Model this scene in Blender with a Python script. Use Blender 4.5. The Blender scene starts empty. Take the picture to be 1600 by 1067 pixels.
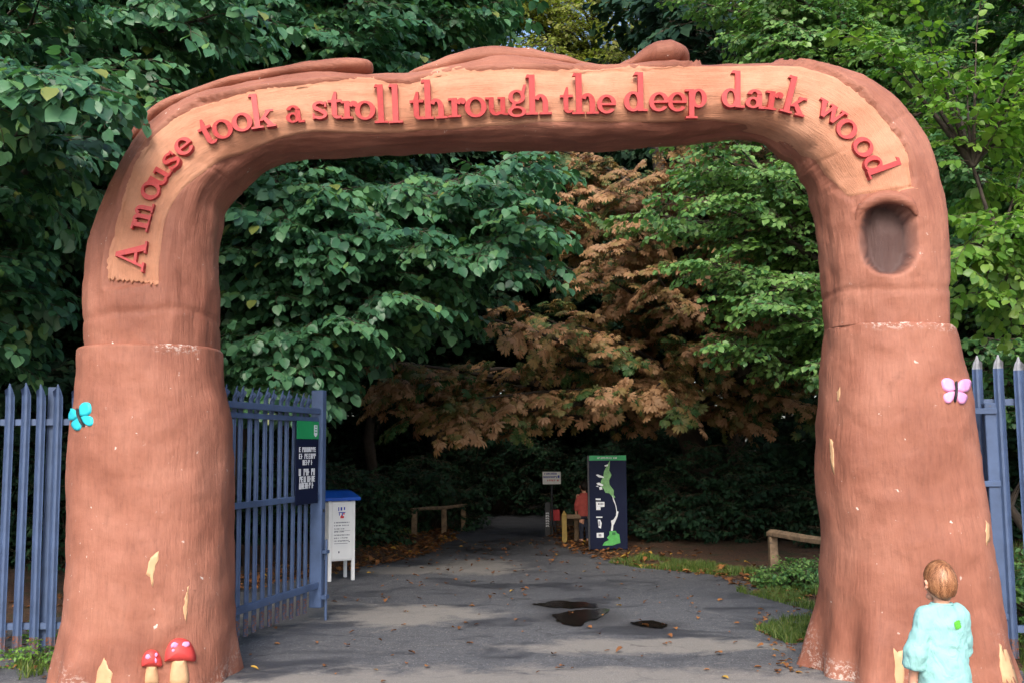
import bpy, math, random
import numpy as np
from mathutils import Vector, Matrix, noise
from mathutils.bvhtree import BVHTree

rnd = random.Random(7)
RNG = np.random.default_rng(11)
R = math.radians
sc = bpy.context.scene
COL = sc.collection

# ------------------------------------------------------------------ camera
CAM_H, FPX = 1.6, 1600.0
PITCH, ROLL = R(5.9), R(-0.45)
cam_d = bpy.data.cameras.new('camera'); cam_d.sensor_width = 36.0; cam_d.lens = 36.0 * FPX / 1600.0
cam_d.clip_start = 0.05; cam_d.clip_end = 2000
cam = bpy.data.objects.new('camera', cam_d); COL.objects.link(cam)
CAM_R = Matrix.Rotation(math.pi / 2 + PITCH, 3, 'X') @ Matrix.Rotation(ROLL, 3, 'Z')
CAM_C = Vector((0, 0, CAM_H))
cam.matrix_world = Matrix.Translation(CAM_C) @ CAM_R.to_4x4()
sc.camera = cam

# ------------------------------------------------------------------ sky, sun, exposure
SUN_EL, SUN_AZ = R(40), R(186)          # azimuth clockwise from +Y: behind the camera, a touch to the left
world = bpy.data.worlds.new('World'); sc.world = world; world.use_nodes = True
wn = world.node_tree; wn.nodes.clear()
wo = wn.nodes.new('ShaderNodeOutputWorld'); wb = wn.nodes.new('ShaderNodeBackground')
sky = wn.nodes.new('ShaderNodeTexSky'); sky.sky_type = 'NISHITA'; sky.sun_disc = False
sky.sun_elevation = SUN_EL; sky.sun_rotation = SUN_AZ; sky.dust_density = 3.0; sky.ozone_density = 1.0
wb.inputs['Strength'].default_value = 0.15
wn.links.new(sky.outputs[0], wb.inputs[0]); wn.links.new(wb.outputs[0], wo.inputs[0])
sun_d = bpy.data.lights.new('sun', 'SUN'); sun_d.energy = 1.4; sun_d.angle = R(22); sun_d.color = (1.0, 0.94, 0.86)
sun = bpy.data.objects.new('sun', sun_d); COL.objects.link(sun)
sdir = Vector((math.sin(SUN_AZ) * math.cos(SUN_EL), math.cos(SUN_AZ) * math.cos(SUN_EL), math.sin(SUN_EL)))
sun.rotation_euler = sdir.to_track_quat('Z', 'Y').to_euler(); sun.location = (0, -10, 20)
vs = sc.view_settings; vs.view_transform = 'Standard'; vs.look = 'None'; vs.gamma = 1.0; vs.exposure = 1.0
vs.use_curve_mapping = False
sc.cycles.max_bounces = 3; sc.cycles.diffuse_bounces = 2; sc.cycles.glossy_bounces = 2
sc.cycles.transmission_bounces = 4; sc.cycles.transparent_max_bounces = 4
sc.cycles.use_denoising = True; sc.cycles.use_adaptive_sampling = True; sc.cycles.adaptive_threshold = 0.03

# ------------------------------------------------------------------ placing helpers
def ray(px, py):
    return (CAM_R @ Vector(((px - 800) / FPX, -(py - 533.5) / FPX, -1))).normalized()
def at(px, py, Y):                        # the point at distance Y that the photo shows at a pixel
    d = ray(px, py); return CAM_C + d * (Y / d.y)
def ground(px, py, z=0.0):
    d = ray(px, py); return CAM_C + d * ((z - CAM_H) / d.z)

# ------------------------------------------------------------------ materials
MATS = {}
def new_mat(name):
    m = bpy.data.materials.new(name); m.use_nodes = True; nt = m.node_tree
    return m, nt, nt.nodes['Principled BSDF'], nt.nodes['Material Output']
def nd(nt, t, **kw):
    n = nt.nodes.new(t)
    for k, v in kw.items(): setattr(n, k, v)
    return n
def rgb(c): return (c[0], c[1], c[2], 1)
def mixcol(nt, fac, a, b, mode='MIX'):
    n = nd(nt, 'ShaderNodeMix', data_type='RGBA', blend_type=mode)
    for sock, v in ((n.inputs[0], fac), (n.inputs[6], a), (n.inputs[7], b)):
        if isinstance(v, (int, float)): sock.default_value = v
        elif isinstance(v, tuple): sock.default_value = rgb(v)
        else: nt.links.new(v, sock)
    return n.outputs[2]
def ramp(nt, fac, stops):
    n = nd(nt, 'ShaderNodeValToRGB'); e = n.color_ramp.elements
    while len(e) < len(stops): e.new(0.5)
    for i, (p, c) in enumerate(stops):
        e[i].position = p; e[i].color = rgb(c) if isinstance(c, tuple) else (c, c, c, 1)
    nt.links.new(fac, n.inputs[0]); return n.outputs[0]
def noise_n(nt, vec, scale, detail=4, rough=0.6, dist=0.0):
    n = nd(nt, 'ShaderNodeTexNoise'); n.inputs['Scale'].default_value = scale
    n.inputs['Detail'].default_value = detail; n.inputs['Roughness'].default_value = rough
    n.inputs['Distortion'].default_value = dist
    if vec is not None: nt.links.new(vec, n.inputs['Vector'])
    return n.outputs[0]
def mapping(nt, vec, scale):
    n = nd(nt, 'ShaderNodeMapping'); n.inputs['Scale'].default_value = scale
    nt.links.new(vec, n.inputs[0]); return n.outputs[0]
def bump(nt, bsdf, h, strength, dist, prev=None):
    n = nd(nt, 'ShaderNodeBump'); n.inputs['Strength'].default_value = strength; n.inputs['Distance'].default_value = dist
    nt.links.new(h, n.inputs['Height'])
    if prev is not None: nt.links.new(prev, n.inputs['Normal'])
    nt.links.new(n.outputs[0], bsdf.inputs['Normal']); return n.outputs[0]

def simple(name, col, rough=0.5, var=0.25, scale=6.0, bstr=0.15, bscale=60.0, dirt=None, dirt_at=0.62, metal=0.0, spec=0.4):
    m, nt, b, o = new_mat(name)
    tc = nd(nt, 'ShaderNodeTexCoord').outputs['Object']
    f = noise_n(nt, tc, scale, 5)
    c = ramp(nt, f, [(0.3, tuple(x * (1 - var) for x in col)), (0.7, tuple(min(1, x * (1 + var * 0.6)) for x in col))])
    if dirt:
        g = noise_n(nt, tc, scale * 2.7, 6, 0.7)
        k = ramp(nt, g, [(dirt_at, 0.0), (dirt_at + 0.08, 1.0)])
        c = mixcol(nt, k, c, dirt)
    nt.links.new(c, b.inputs['Base Color'])
    b.inputs['Roughness'].default_value = rough; b.inputs['Metallic'].default_value = metal
    b.inputs['Specular IOR Level'].default_value = spec
    if bstr: bump(nt, b, noise_n(nt, tc, bscale, 4), bstr, 0.01)
    MATS[name] = m; return m

def paint_mat(name, col, dark, light, chips=True, chipcol=(0.72, 0.62, 0.55)):
    """weathered hand-brushed paint over render: the grain follows the trunk through the 'grain' uv map"""
    m, nt, b, o = new_mat(name)
    uv = nd(nt, 'ShaderNodeUVMap', uv_map='grain').outputs[0]
    tc = nd(nt, 'ShaderNodeTexCoord').outputs['Object']
    big = noise_n(nt, tc, 1.3, 4)
    c = ramp(nt, big, [(0.32, dark), (0.5, col), (0.7, light)])
    streak = noise_n(nt, mapping(nt, uv, (60, 4.0, 1)), 1.0, 5, 0.65)
    s = ramp(nt, streak, [(0.28, 0.70), (0.45, 0.95), (0.6, 1.02), (0.75, 1.16)])
    c = mixcol(nt, 0.55, c, s, 'MULTIPLY')
    s2 = noise_n(nt, mapping(nt, uv, (190, 7.0, 1)), 1.0, 4, 0.6)
    c = mixcol(nt, 0.35, c, ramp(nt, s2, [(0.32, 0.72), (0.5, 1.0), (0.7, 1.12)]), 'MULTIPLY')
    fine = noise_n(nt, tc, 38, 5, 0.7)
    c = mixcol(nt, 0.35, c, ramp(nt, fine, [(0.35, 0.82), (0.65, 1.08)]), 'MULTIPLY')
    if chips:
        ch = noise_n(nt, tc, 24, 3, 0.6); ch2 = noise_n(nt, tc, 2.6, 2)
        k = nd(nt, 'ShaderNodeMath', operation='MULTIPLY')
        nt.links.new(ramp(nt, ch, [(0.69, 0.0), (0.72, 1.0)]), k.inputs[0])
        nt.links.new(ramp(nt, ch2, [(0.50, 0.0), (0.58, 1.0)]), k.inputs[1])
        c = mixcol(nt, k.outputs[0], c, chipcol)
        dk = noise_n(nt, tc, 5.5, 6, 0.72, 0.8)
        c = mixcol(nt, ramp(nt, dk, [(0.60, 0.0), (0.78, 0.45)]), c, tuple(x * 0.45 for x in dark))
        so = nd(nt, 'ShaderNodeAttribute', attribute_name='hollow_shade').outputs['Fac']
        c = mixcol(nt, so, c, (0.070, 0.042, 0.040))  # dark slate shading put into the paint colour of the hollow
        at_ = nd(nt, 'ShaderNodeAttribute', attribute_name='wear').outputs['Fac']
        wn_ = noise_n(nt, mapping(nt, tc, (1, 1, 1.6)), 30, 5, 0.75)
        k2 = nd(nt, 'ShaderNodeMath', operation='MULTIPLY'); nt.links.new(at_, k2.inputs[0])
        nt.links.new(ramp(nt, wn_, [(0.52, 0.0), (0.58, 1.0)]), k2.inputs[1])
        c = mixcol(nt, k2.outputs[0], c, chipcol)
    nt.links.new(c, b.inputs['Base Color'])
    b.inputs['Roughness'].default_value = 0.62; b.inputs['Specular IOR Level'].default_value = 0.35
    p = bump(nt, b, streak, 0.55, 0.014)
    p = bump(nt, b, s2, 0.22, 0.006, p)
    p = bump(nt, b, noise_n(nt, tc, 14, 5), 0.25, 0.02, p)
    bump(nt, b, fine, 0.2, 0.006, p)
    MATS[name] = m; return m

def leaf_mat(name, stops, rough=0.42, trans=0.3, tcol=(1.25, 1.35, 0.6), spec=0.5):
    m, nt, b, o = new_mat(name)
    a = nd(nt, 'ShaderNodeAttribute', attribute_name='tint').outputs['Fac']
    c = ramp(nt, a, stops)
    tc = nd(nt, 'ShaderNodeTexCoord').outputs['Object']
    c = mixcol(nt, 0.6, c, ramp(nt, noise_n(nt, tc, 1.1, 3), [(0.3, (0.75, 0.8, 0.85)), (0.7, (1.15, 1.12, 0.95))]), 'MULTIPLY')
    nt.links.new(c, b.inputs['Base Color'])
    b.inputs['Roughness'].default_value = rough; b.inputs['Specular IOR Level'].default_value = spec
    t = nd(nt, 'ShaderNodeBsdfTranslucent')
    nt.links.new(mixcol(nt, 1.0, c, tcol, 'MULTIPLY'), t.inputs[0])
    mx = nd(nt, 'ShaderNodeMixShader'); mx.inputs[0].default_value = trans
    nt.links.new(b.outputs[0], mx.inputs[1]); nt.links.new(t.outputs[0], mx.inputs[2])
    nt.links.new(mx.outputs[0], o.inputs[0])
    MATS[name] = m; return m

paint_mat('bark_paint', (0.335, 0.129, 0.082), (0.24, 0.084, 0.052), (0.42, 0.180, 0.120))
paint_mat('cream_paint', (0.57, 0.27, 0.16), (0.47, 0.20, 0.112), (0.65, 0.345, 0.22), chips=False)
simple('hollow_paint', (0.085, 0.045, 0.038), 0.7, 0.4, 9, 0.4, 40, dirt=(0.10, 0.11, 0.14), dirt_at=0.58)
simple('letter_red', (0.50, 0.055, 0.055), 0.5, 0.18, 5, 0.1, 70, dirt=(0.45, 0.06, 0.05), dirt_at=0.66)
simple('red_cap', (0.62, 0.06, 0.055), 0.5, 0.15, 8, 0.1, 60)
simple('pink_paint', (0.85, 0.36, 0.62), 0.5, 0.1, 9, 0.1, 60, dirt=(0.6, 0.3, 0.45), dirt_at=0.7)
simple('cyan_paint', (0.03, 0.55, 0.66), 0.5, 0.12, 9, 0.1, 60)
simple('ivory_paint', (0.64, 0.39, 0.21), 0.55, 0.15, 12, 0.2, 50, dirt=(0.5, 0.3, 0.16), dirt_at=0.64)
simple('black_paint', (0.02, 0.02, 0.022), 0.5, 0.2)
simple('fence_blue', (0.070, 0.110, 0.210), 0.48, 0.3, 4, 0.08, 40, dirt=(0.13, 0.10, 0.09), dirt_at=0.66)
simple('rusty_blue', (0.085, 0.09, 0.13), 0.65, 0.3, 14, 0.25, 60, dirt=(0.22, 0.075, 0.03), dirt_at=0.5)
simple('tip_bare', (0.35, 0.37, 0.41), 0.5, 0.3, 20, 0.1, 60)
simple('navy', (0.006, 0.010, 0.034), 0.6, 0.15, 3, 0.02, spec=0.15)
simple('sign_green', (0.015, 0.29, 0.10), 0.4, 0.12, 4, 0.03)
simple('map_green', (0.16, 0.36, 0.14), 0.5, 0.35, 22, 0.03)
simple('map_bright', (0.09, 0.42, 0.10), 0.5, 0.25, 18, 0.03)
simple('white_print', (0.72, 0.74, 0.78), 0.5, 0.12, 9, 0.02)
simple('white_metal', (0.74, 0.75, 0.76), 0.4, 0.08, 3, 0.04, 40, dirt=(0.45, 0.42, 0.38), dirt_at=0.7)
simple('lid_blue', (0.008, 0.075, 0.42), 0.28, 0.12, 5, 0.03)
simple('print_dark', (0.03, 0.04, 0.09), 0.5, 0.1)
simple('print_blue', (0.02, 0.05, 0.38), 0.5, 0.1)
simple('print_red', (0.6, 0.03, 0.04), 0.5, 0.1)
simple('yellow_paint', (0.36, 0.24, 0.06), 0.55, 0.25, 10, 0.15, dirt=(0.25, 0.17, 0.06), dirt_at=0.58)
simple('dark_metal', (0.03, 0.033, 0.04), 0.5, 0.2)
simple('bark_wood', (0.055, 0.042, 0.032), 0.85, 0.5, 5, 0.8, 18)
simple('twig', (0.10, 0.075, 0.05), 0.8, 0.4, 8, 0.3, 40)
simple('old_timber', (0.25, 0.17, 0.105), 0.8, 0.45, 9, 0.5, 45, dirt=(0.10, 0.07, 0.05), dirt_at=0.55)
simple('shirt_cloth', (0.30, 0.56, 0.54), 0.85, 0.08, 9, 0.12, 300, spec=0.15)
_nt = MATS['shirt_cloth'].node_tree; _b = _nt.nodes['Principled BSDF']
_tc = nd(_nt, 'ShaderNodeTexCoord').outputs['Object']; _pn = _b.inputs['Normal'].links[0].from_socket
bump(_nt, _b, noise_n(_nt, mapping(_nt, _tc, (1.5, 1.5, 0.8)), 13, 3, 0.5, 1.6), 0.4, 0.03, _pn)
simple('clover_print', (0.12, 0.50, 0.05), 0.8, 0.25, 60, 0.1)
simple('skin', (0.72, 0.36, 0.24), 0.5, 0.08, 14, 0.05, 120)
simple('shorts_cloth', (0.03, 0.035, 0.06), 0.9, 0.2, 20, 0.2, 200)
simple('shoe_white', (0.6, 0.6, 0.6), 0.6, 0.15, 20, 0.1)
simple('coral_cloth', (0.45, 0.085, 0.07), 0.85, 0.15, 20, 0.1, 200)
simple('hair_dark', (0.02, 0.014, 0.010), 0.5, 0.3, 30, 0.3, 120)
simple('eye_dark', (0.02, 0.02, 0.03), 0.2, 0.1)

m, nt, b, o = new_mat('hair_brown')
_at = nd(nt, 'ShaderNodeAttribute', attribute_name='tint').outputs['Fac']
nt.links.new(ramp(nt, _at, [(0.0, (0.13, 0.046, 0.018)), (0.5, (0.32, 0.13, 0.055)), (1.0, (0.52, 0.25, 0.12))]), b.inputs['Base Color'])
b.inputs['Roughness'].default_value = 0.42; MATS['hair_brown'] = m

# leaves: tint runs from the dark leaf tones to the pale
leaf_mat('leaf_broad', [(0.0, (0.022, 0.080, 0.045)), (0.45, (0.056, 0.165, 0.082)), (0.85, (0.110, 0.255, 0.120)), (0.97, (0.16, 0.30, 0.10)), (1.0, (0.20, 0.24, 0.06))], 0.42, 0.3)
leaf_mat('leaf_chestnut', [(0.0, (0.045, 0.11, 0.035)), (0.25, (0.11, 0.14, 0.045)), (0.42, (0.26, 0.18, 0.07)), (0.7, (0.38, 0.205, 0.11)), (1.0, (0.47, 0.29, 0.17))], 0.55, 0.25, (1.2, 1.0, 0.6), 0.3)
leaf_mat('leaf_small', [(0.0, (0.034, 0.115, 0.042)), (0.5, (0.085, 0.21, 0.068)), (1.0, (0.20, 0.35, 0.095))], 0.42, 0.32)
leaf_mat('leaf_lime', [(0.0, (0.075, 0.19, 0.03)), (0.5, (0.15, 0.31, 0.05)), (1.0, (0.27, 0.42, 0.08))], 0.4, 0.42)
leaf_mat('leaf_gold', [(0.0, (0.13, 0.20, 0.035)), (0.5, (0.28, 0.33, 0.07)), (1.0, (0.42, 0.40, 0.13))], 0.5, 0.5)
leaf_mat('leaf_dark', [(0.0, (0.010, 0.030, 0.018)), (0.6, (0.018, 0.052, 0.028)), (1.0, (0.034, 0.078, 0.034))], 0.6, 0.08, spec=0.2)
leaf_mat('grass_blade', [(0.0, (0.05, 0.10, 0.02)), (0.6, (0.125, 0.20, 0.04)), (1.0, (0.27, 0.27, 0.09))], 0.5, 0.35)
leaf_mat('dead_leaf', [(0.0, (0.10, 0.045, 0.02)), (0.5, (0.26, 0.105, 0.04)), (0.9, (0.42, 0.18, 0.06)), (1.0, (0.55, 0.33, 0.06))], 0.6, 0.1, (1, 0.9, 0.6), 0.3)

# ------------------------------------------------------------------ mesh helpers
def set_props(o, label=None, category=None, group=None, kind=None):
    if label: o['label'] = label
    if category: o['category'] = category
    if group: o['group'] = group
    if kind: o['kind'] = kind
    return o
def empty(name, loc, label, category, group=None, rz=0.0):
    o = bpy.data.objects.new(name, None); COL.objects.link(o); o.location = loc; o.rotation_euler.z = rz
    o.empty_display_size = 0.2
    return set_props(o, label, category, group)
PEND = []
def link(name, me, parent=None):
    o = bpy.data.objects.new(name, me); COL.objects.link(o)
    if parent is not None: o.parent = parent
    return o
def world_link(name, me, parent):
    """mesh written in world coordinates, hung under a thing without moving it"""
    o = link(name, me, parent)
    PEND.append(o); return o
class MB:
    def __init__(s): s.v = []; s.f = []; s.mi = []
    def poly(s, pts, m=0):
        n = len(s.v); s.v += [tuple(p) for p in pts]; s.f.append(list(range(n, n + len(pts)))); s.mi.append(m)
    def add(s, vs, fs, m=0):
        n = len(s.v); s.v += [tuple(p) for p in vs]
        for f in fs: s.f.append([i + n for i in f]); s.mi.append(m)
    def box(s, a, b, m=0, M=None):
        x0, y0, z0 = a; x1, y1, z1 = b
        vs = [(x0, y0, z0), (x1, y0, z0), (x1, y1, z0), (x0, y1, z0), (x0, y0, z1), (x1, y0, z1), (x1, y1, z1), (x0, y1, z1)]
        if M is not None: vs = [M @ Vector(v) for v in vs]
        s.add(vs, [(3, 2, 1, 0), (4, 5, 6, 7), (0, 1, 5, 4), (1, 2, 6, 5), (2, 3, 7, 6), (3, 0, 4, 7)], m)
    def tube(s, pts, rad, n=8, m=0, cap=True, up=Vector((0, 0, 1))):
        pts = [Vector(p) for p in pts]; rings = []
        for i, p in enumerate(pts):
            d = (pts[min(i + 1, len(pts) - 1)] - pts[max(i - 1, 0)]).normalized()
            a = d.cross(up)
            if a.length < 1e-3: a = d.cross(Vector((1, 0, 0)))
            a.normalize(); b_ = a.cross(d).normalized()
            r = rad[i] if hasattr(rad, '__len__') else rad
            ra, rb = (r if hasattr(r, '__len__') else (r, r))
            rings.append([p + a * math.cos(2 * math.pi * k / n) * ra + b_ * math.sin(2 * math.pi * k / n) * rb for k in range(n)])
        vs = [q for rg in rings for q in rg]; fs = []
        for i in range(len(rings) - 1):
            for k in range(n):
                k2 = (k + 1) % n
                fs.append((i * n + k, i * n + k2, (i + 1) * n + k2, (i + 1) * n + k))
        if cap:
            fs.append(tuple(range(n - 1, -1, -1))); fs.append(tuple((len(rings) - 1) * n + k for k in range(n)))
        s.add(vs, fs, m)
    def prism(s, poly, z0, z1, M=None, m=0):
        n = len(poly)
        vs = [Vector((x, y, z0)) for x, y in poly] + [Vector((x, y, z1)) for x, y in poly]
        if M is not None: vs = [M @ v for v in vs]
        s.add(vs, [tuple(range(n - 1, -1, -1)), tuple(range(n, 2 * n))] + [(i, (i + 1) % n, n + (i + 1) % n, n + i) for i in range(n)], m)
    def mesh(s, name, mats, smooth=False):
        me = bpy.data.meshes.new(name); me.from_pydata([tuple(v) for v in s.v], [], s.f)
        for mm in (mats if isinstance(mats, (list, tuple)) else [mats]): me.materials.append(MATS[mm])
        me.polygons.foreach_set('material_index', s.mi)
        if smooth: me.polygons.foreach_set('use_smooth', [True] * len(me.polygons))
        me.update(); return me
    def build(s, name, mats, parent=None, smooth=False, local=False):
        me = s.mesh(name, mats, smooth)
        return link(name, me, parent) if (local or parent is None) else world_link(name, me, parent)
def bevel(o, w, seg=2, ang=35):
    md = o.modifiers.new('bevel', 'BEVEL'); md.width = w; md.segments = seg; md.limit_method = 'ANGLE'; md.angle_limit = R(ang)
    return o
def fast_mesh(name, V, F, mats, mi=None, smooth=False, tint=None):
    """numpy mesh of triangles"""
    me = bpy.data.meshes.new(name); nv, nf = len(V), len(F)
    me.vertices.add(nv); me.vertices.foreach_set('co', np.ascontiguousarray(V, np.float32).ravel())
    me.loops.add(nf * 3); me.loops.foreach_set('vertex_index', np.ascontiguousarray(F, np.int32).ravel())
    me.polygons.add(nf); me.polygons.foreach_set('loop_start', np.arange(0, nf * 3, 3, dtype=np.int32))
    me.polygons.foreach_set('loop_total', np.full(nf, 3, np.int32))
    for mm in mats: me.materials.append(MATS[mm])
    if mi is not None: me.polygons.foreach_set('material_index', np.ascontiguousarray(mi, np.int32))
    if smooth: me.polygons.foreach_set('use_smooth', np.ones(nf, bool))
    me.update(calc_edges=True)
    if tint is not None:
        a = me.attributes.new('tint', 'FLOAT', 'POINT'); a.data.foreach_set('value', np.ascontiguousarray(tint, np.float32))
    return me
def catmull(P, n):
    P = np.array(P, float); m = len(P); out = []
    for t in np.linspace(0, m - 1, n):
        i = min(int(t), m - 2); u = t - i
        p0 = P[max(i - 1, 0)]; p1 = P[i]; p2 = P[i + 1]; p3 = P[min(i + 2, m - 1)]
        out.append(0.5 * ((2 * p1) + (-p0 + p2) * u + (2 * p0 - 5 * p1 + 4 * p2 - p3) * u * u + (-p0 + 3 * p1 - 3 * p2 + p3) * u ** 3))
    return np.array(out)
def fbm(p, s, octv=4): return noise.fractal(Vector(p) * s, 1.0, 2.0, octv)

# ================================================================== GROUND
def asphalt_mat():
    m, nt, b, o = new_mat('asphalt')
    tc = nd(nt, 'ShaderNodeTexCoord').outputs['Object']
    agg = noise_n(nt, tc, 150, 3, 0.7); mid = noise_n(nt, tc, 9, 5, 0.65)
    c = ramp(nt, agg, [(0.3, (0.062, 0.066, 0.076)), (0.6, (0.125, 0.128, 0.140)), (0.78, (0.26, 0.255, 0.25))])
    c = mixcol(nt, 0.7, c, ramp(nt, mid, [(0.3, 0.72), (0.7, 1.15)]), 'MULTIPLY')
    c = mixcol(nt, 0.8, c, ramp(nt, noise_n(nt, tc, 42, 4, 0.75), [(0.3, 0.62), (0.5, 1.0), (0.72, 1.35)]), 'MULTIPLY')
    vo = nd(nt, 'ShaderNodeTexVoronoi', feature='DISTANCE_TO_EDGE'); vo.inputs['Scale'].default_value = 0.55
    wv = nd(nt, 'ShaderNodeVectorMath', operation='ADD'); nw = nd(nt, 'ShaderNodeTexNoise'); nw.inputs['Scale'].default_value = 2.2; nw.inputs['Detail'].default_value = 6
    nt.links.new(tc, nw.inputs['Vector']); sc_ = nd(nt, 'ShaderNodeVectorMath', operation='SCALE'); sc_.inputs['Scale'].default_value = 0.7
    nt.links.new(nw.outputs['Color'], sc_.inputs[0]); nt.links.new(tc, wv.inputs[0]); nt.links.new(sc_.outputs[0], wv.inputs[1]); nt.links.new(wv.outputs[0], vo.inputs['Vector'])
    crack = mixcol(nt, ramp(nt, noise_n(nt, tc, 0.7, 2), [(0.5, 0.0), (0.6, 1.0)]), (1.0, 1.0, 1.0), ramp(nt, vo.outputs['Distance'], [(0.003, 0.55), (0.010, 1.0)]))
    sp = noise_n(nt, tc, 58, 2, 0.5)
    c = mixcol(nt, ramp(nt, sp, [(0.64, 0.0), (0.68, 0.75)]), c, (0.34, 0.33, 0.32))
    c = mixcol(nt, ramp(nt, noise_n(nt, tc, 34, 3, 0.6), [(0.30, 0.8), (0.37, 0.0)]), c, (0.022, 0.023, 0.027))
    # dry dusty crust, broken up by a warped noise and gathered in a few worn places
    def blot(cx, cy, rx, ry):
        v = nd(nt, 'ShaderNodeVectorMath', operation='SUBTRACT'); nt.links.new(tc, v.inputs[0]); v.inputs[1].default_value = (cx, cy, 0)
        s_ = nd(nt, 'ShaderNodeVectorMath', operation='MULTIPLY'); nt.links.new(v.outputs[0], s_.inputs[0]); s_.inputs[1].default_value = (1 / rx, 1 / ry, 0)
        l = nd(nt, 'ShaderNodeVectorMath', operation='LENGTH'); nt.links.new(s_.outputs[0], l.inputs[0])
        return ramp(nt, l.outputs['Value'], [(0.35, 1.0), (1.0, 0.0)])
    acc = None
    for (px, py, rx, ry) in ((760, 1075, 4.2, 0.85), (440, 955, 0.75, 1.5), (640, 960, 1.0, 0.9), (740, 885, 0.9, 1.3), (1010, 1010, 1.5, .45), (640, 890, .9, .7)):
        g = ground(px, py); w = blot(g.x, g.y, rx, ry)
        if acc is None: acc = w
        else:
            mx = nd(nt, 'ShaderNodeMath', operation='MAXIMUM'); nt.links.new(acc, mx.inputs[0]); nt.links.new(w, mx.inputs[1]); acc = mx.outputs[0]
    wp = noise_n(nt, mapping(nt, tc, (1, 1.5, 1)), 2.1, 8, 0.68, 0.8)
    ad = nd(nt, 'ShaderNodeMath', operation='MULTIPLY_ADD'); nt.links.new(acc, ad.inputs[0]); ad.inputs[1].default_value = 0.42
    nt.links.new(wp, ad.inputs[2])
    k = ramp(nt, ad.outputs[0], [(0.60, 0.0), (0.82, 0.62)])
    dust = ramp(nt, agg, [(0.3, (0.21, 0.19, 0.17)), (0.7, (0.42, 0.385, 0.34))])
    c = mixcol(nt, k, c, dust)
    c = mixcol(nt, 1.0, c, crack, 'MULTIPLY')
    wet = ramp(nt, noise_n(nt, mapping(nt, tc, (1, 1.6, 1)), 0.8, 5, 0.6, 0.5), [(0.50, 0.0), (0.62, 0.75)])
    iv = nd(nt, 'ShaderNodeMath', operation='SUBTRACT'); iv.use_clamp = True; nt.links.new(wet, iv.inputs[0]); nt.links.new(k, iv.inputs[1])
    c = mixcol(nt, iv.outputs[0], c, (0.045, 0.048, 0.058))
    pw = None
    for (px, py, rx, ry) in ((885, 946, .50, .55), (908, 964, .55, .75), (1015, 977, .40, .35)):
        g = ground(px, py); w = blot(g.x, g.y, rx, ry)
        if pw is None: pw = w
        else:
            mx = nd(nt, 'ShaderNodeMath', operation='MAXIMUM'); nt.links.new(pw, mx.inputs[0]); nt.links.new(w, mx.inputs[1]); pw = mx.outputs[0]
    c = mixcol(nt, pw, c, (0.040, 0.040, 0.044))
    nt.links.new(c, b.inputs['Base Color'])
    rr = ramp(nt, iv.outputs[0], [(0.0, 0.85), (0.8, 0.42)]); nt.links.new(rr, b.inputs['Roughness'])
    b.inputs['Specular IOR Level'].default_value = 0.4
    p = bump(nt, b, agg, 0.5, 0.006); bump(nt, b, mid, 0.2, 0.03, p)
    MATS['asphalt'] = m
def soil_mat():
    m, nt, b, o = new_mat('forest_floor')
    tc = nd(nt, 'ShaderNodeTexCoord').outputs['Object']
    a = noise_n(nt, tc, 26, 6, 0.75, 0.5); g = noise_n(nt, tc, 2.2, 4)
    c = ramp(nt, a, [(0.3, (0.022, 0.012, 0.008)), (0.5, (0.085, 0.042, 0.022)), (0.68, (0.19, 0.085, 0.04)), (0.8, (0.28, 0.16, 0.08))])
    c = mixcol(nt, ramp(nt, g, [(0.52, 0.0), (0.66, 0.7)]), c, (0.035, 0.045, 0.015))
    nt.links.new(c, b.inputs['Base Color']); b.inputs['Roughness'].default_value = 0.9
    bump(nt, b, a, 0.9, 0.04); MATS['forest_floor'] = m
def water_mat():
    m, nt, b, o = new_mat('puddle_water')
    tc = nd(nt, 'ShaderNodeTexCoord').outputs['Object']
    c = ramp(nt, noise_n(nt, tc, 30, 4), [(0.35, (0.008, 0.007, 0.007)), (0.7, (0.022, 0.017, 0.014))])
    nt.links.new(c, b.inputs['Base Color']); b.inputs['Roughness'].default_value = 0.16; b.inputs['Specular IOR Level'].default_value = 0.3
    bump(nt, b, noise_n(nt, tc, 14, 3), 0.05, 0.02); MATS['puddle_water'] = m
asphalt_mat(); soil_mat(); water_mat()

def path_edges(y):
    # left and right edge of the asphalt at distance y
    Lp = [(-20, -14), (5, -12), (7.5, -11), (9.3, -5.0), (11.0, -3.7), (12.5, -2.9), (14.0, -2.1), (15.5, -1.55), (17.5, -1.25), (20, -1.3), (60, -1.6)]
    Rp = [(-20, 14), (5, 12), (6.9, 4.5), (7.6, 3.3), (8.3, 2.85), (9.1, 2.55), (9.7, 3.1), (10.3, 3.2), (11.2, 2.75), (12.4, 2.75), (13.5, 2.1), (14.8, 1.35), (16, 1.05), (17.5, 0.9), (20, 0.9), (60, 0.9)]
    f = lambda P: float(np.interp(y, [p[0] for p in P], [p[1] for p in P]))
    l, r = f(Lp), f(Rp)
    n = 0.10 if y > 7 else 0.0
    return l + n * noise.noise((y * 3.1, 1, 0)) + n * 1.2 * noise.noise((y * 0.9, 7, 0)), r + n * noise.noise((y * 3.3, 4, 0)) + n * 1.2 * noise.noise((y * 1.1, 9, 0))
mb = MB()   # ground: one sheet to the horizon, finer near the path
xs = [-400, -120, -50] + list(np.linspace(-24, 24, 97)) + [50, 120, 400]
ys = [-200, -60, -20] + list(np.linspace(-6, 46, 105)) + [80, 200, 500]
def gz(x, y):
    l, r = path_edges(y); d = max(l - x, x - r)
    z = 0.0 if d < 0 else min(d, 6) * 0.02 + 0.035 * max(0, min(d * 2, 1)) * (0.5 + noise.noise((x * 1.3, y * 1.3, 0)))
    if abs(x) > 45 or y < -10 or y > 60: z = 0.0
    return max(z, 0.0) - 0.012
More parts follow.
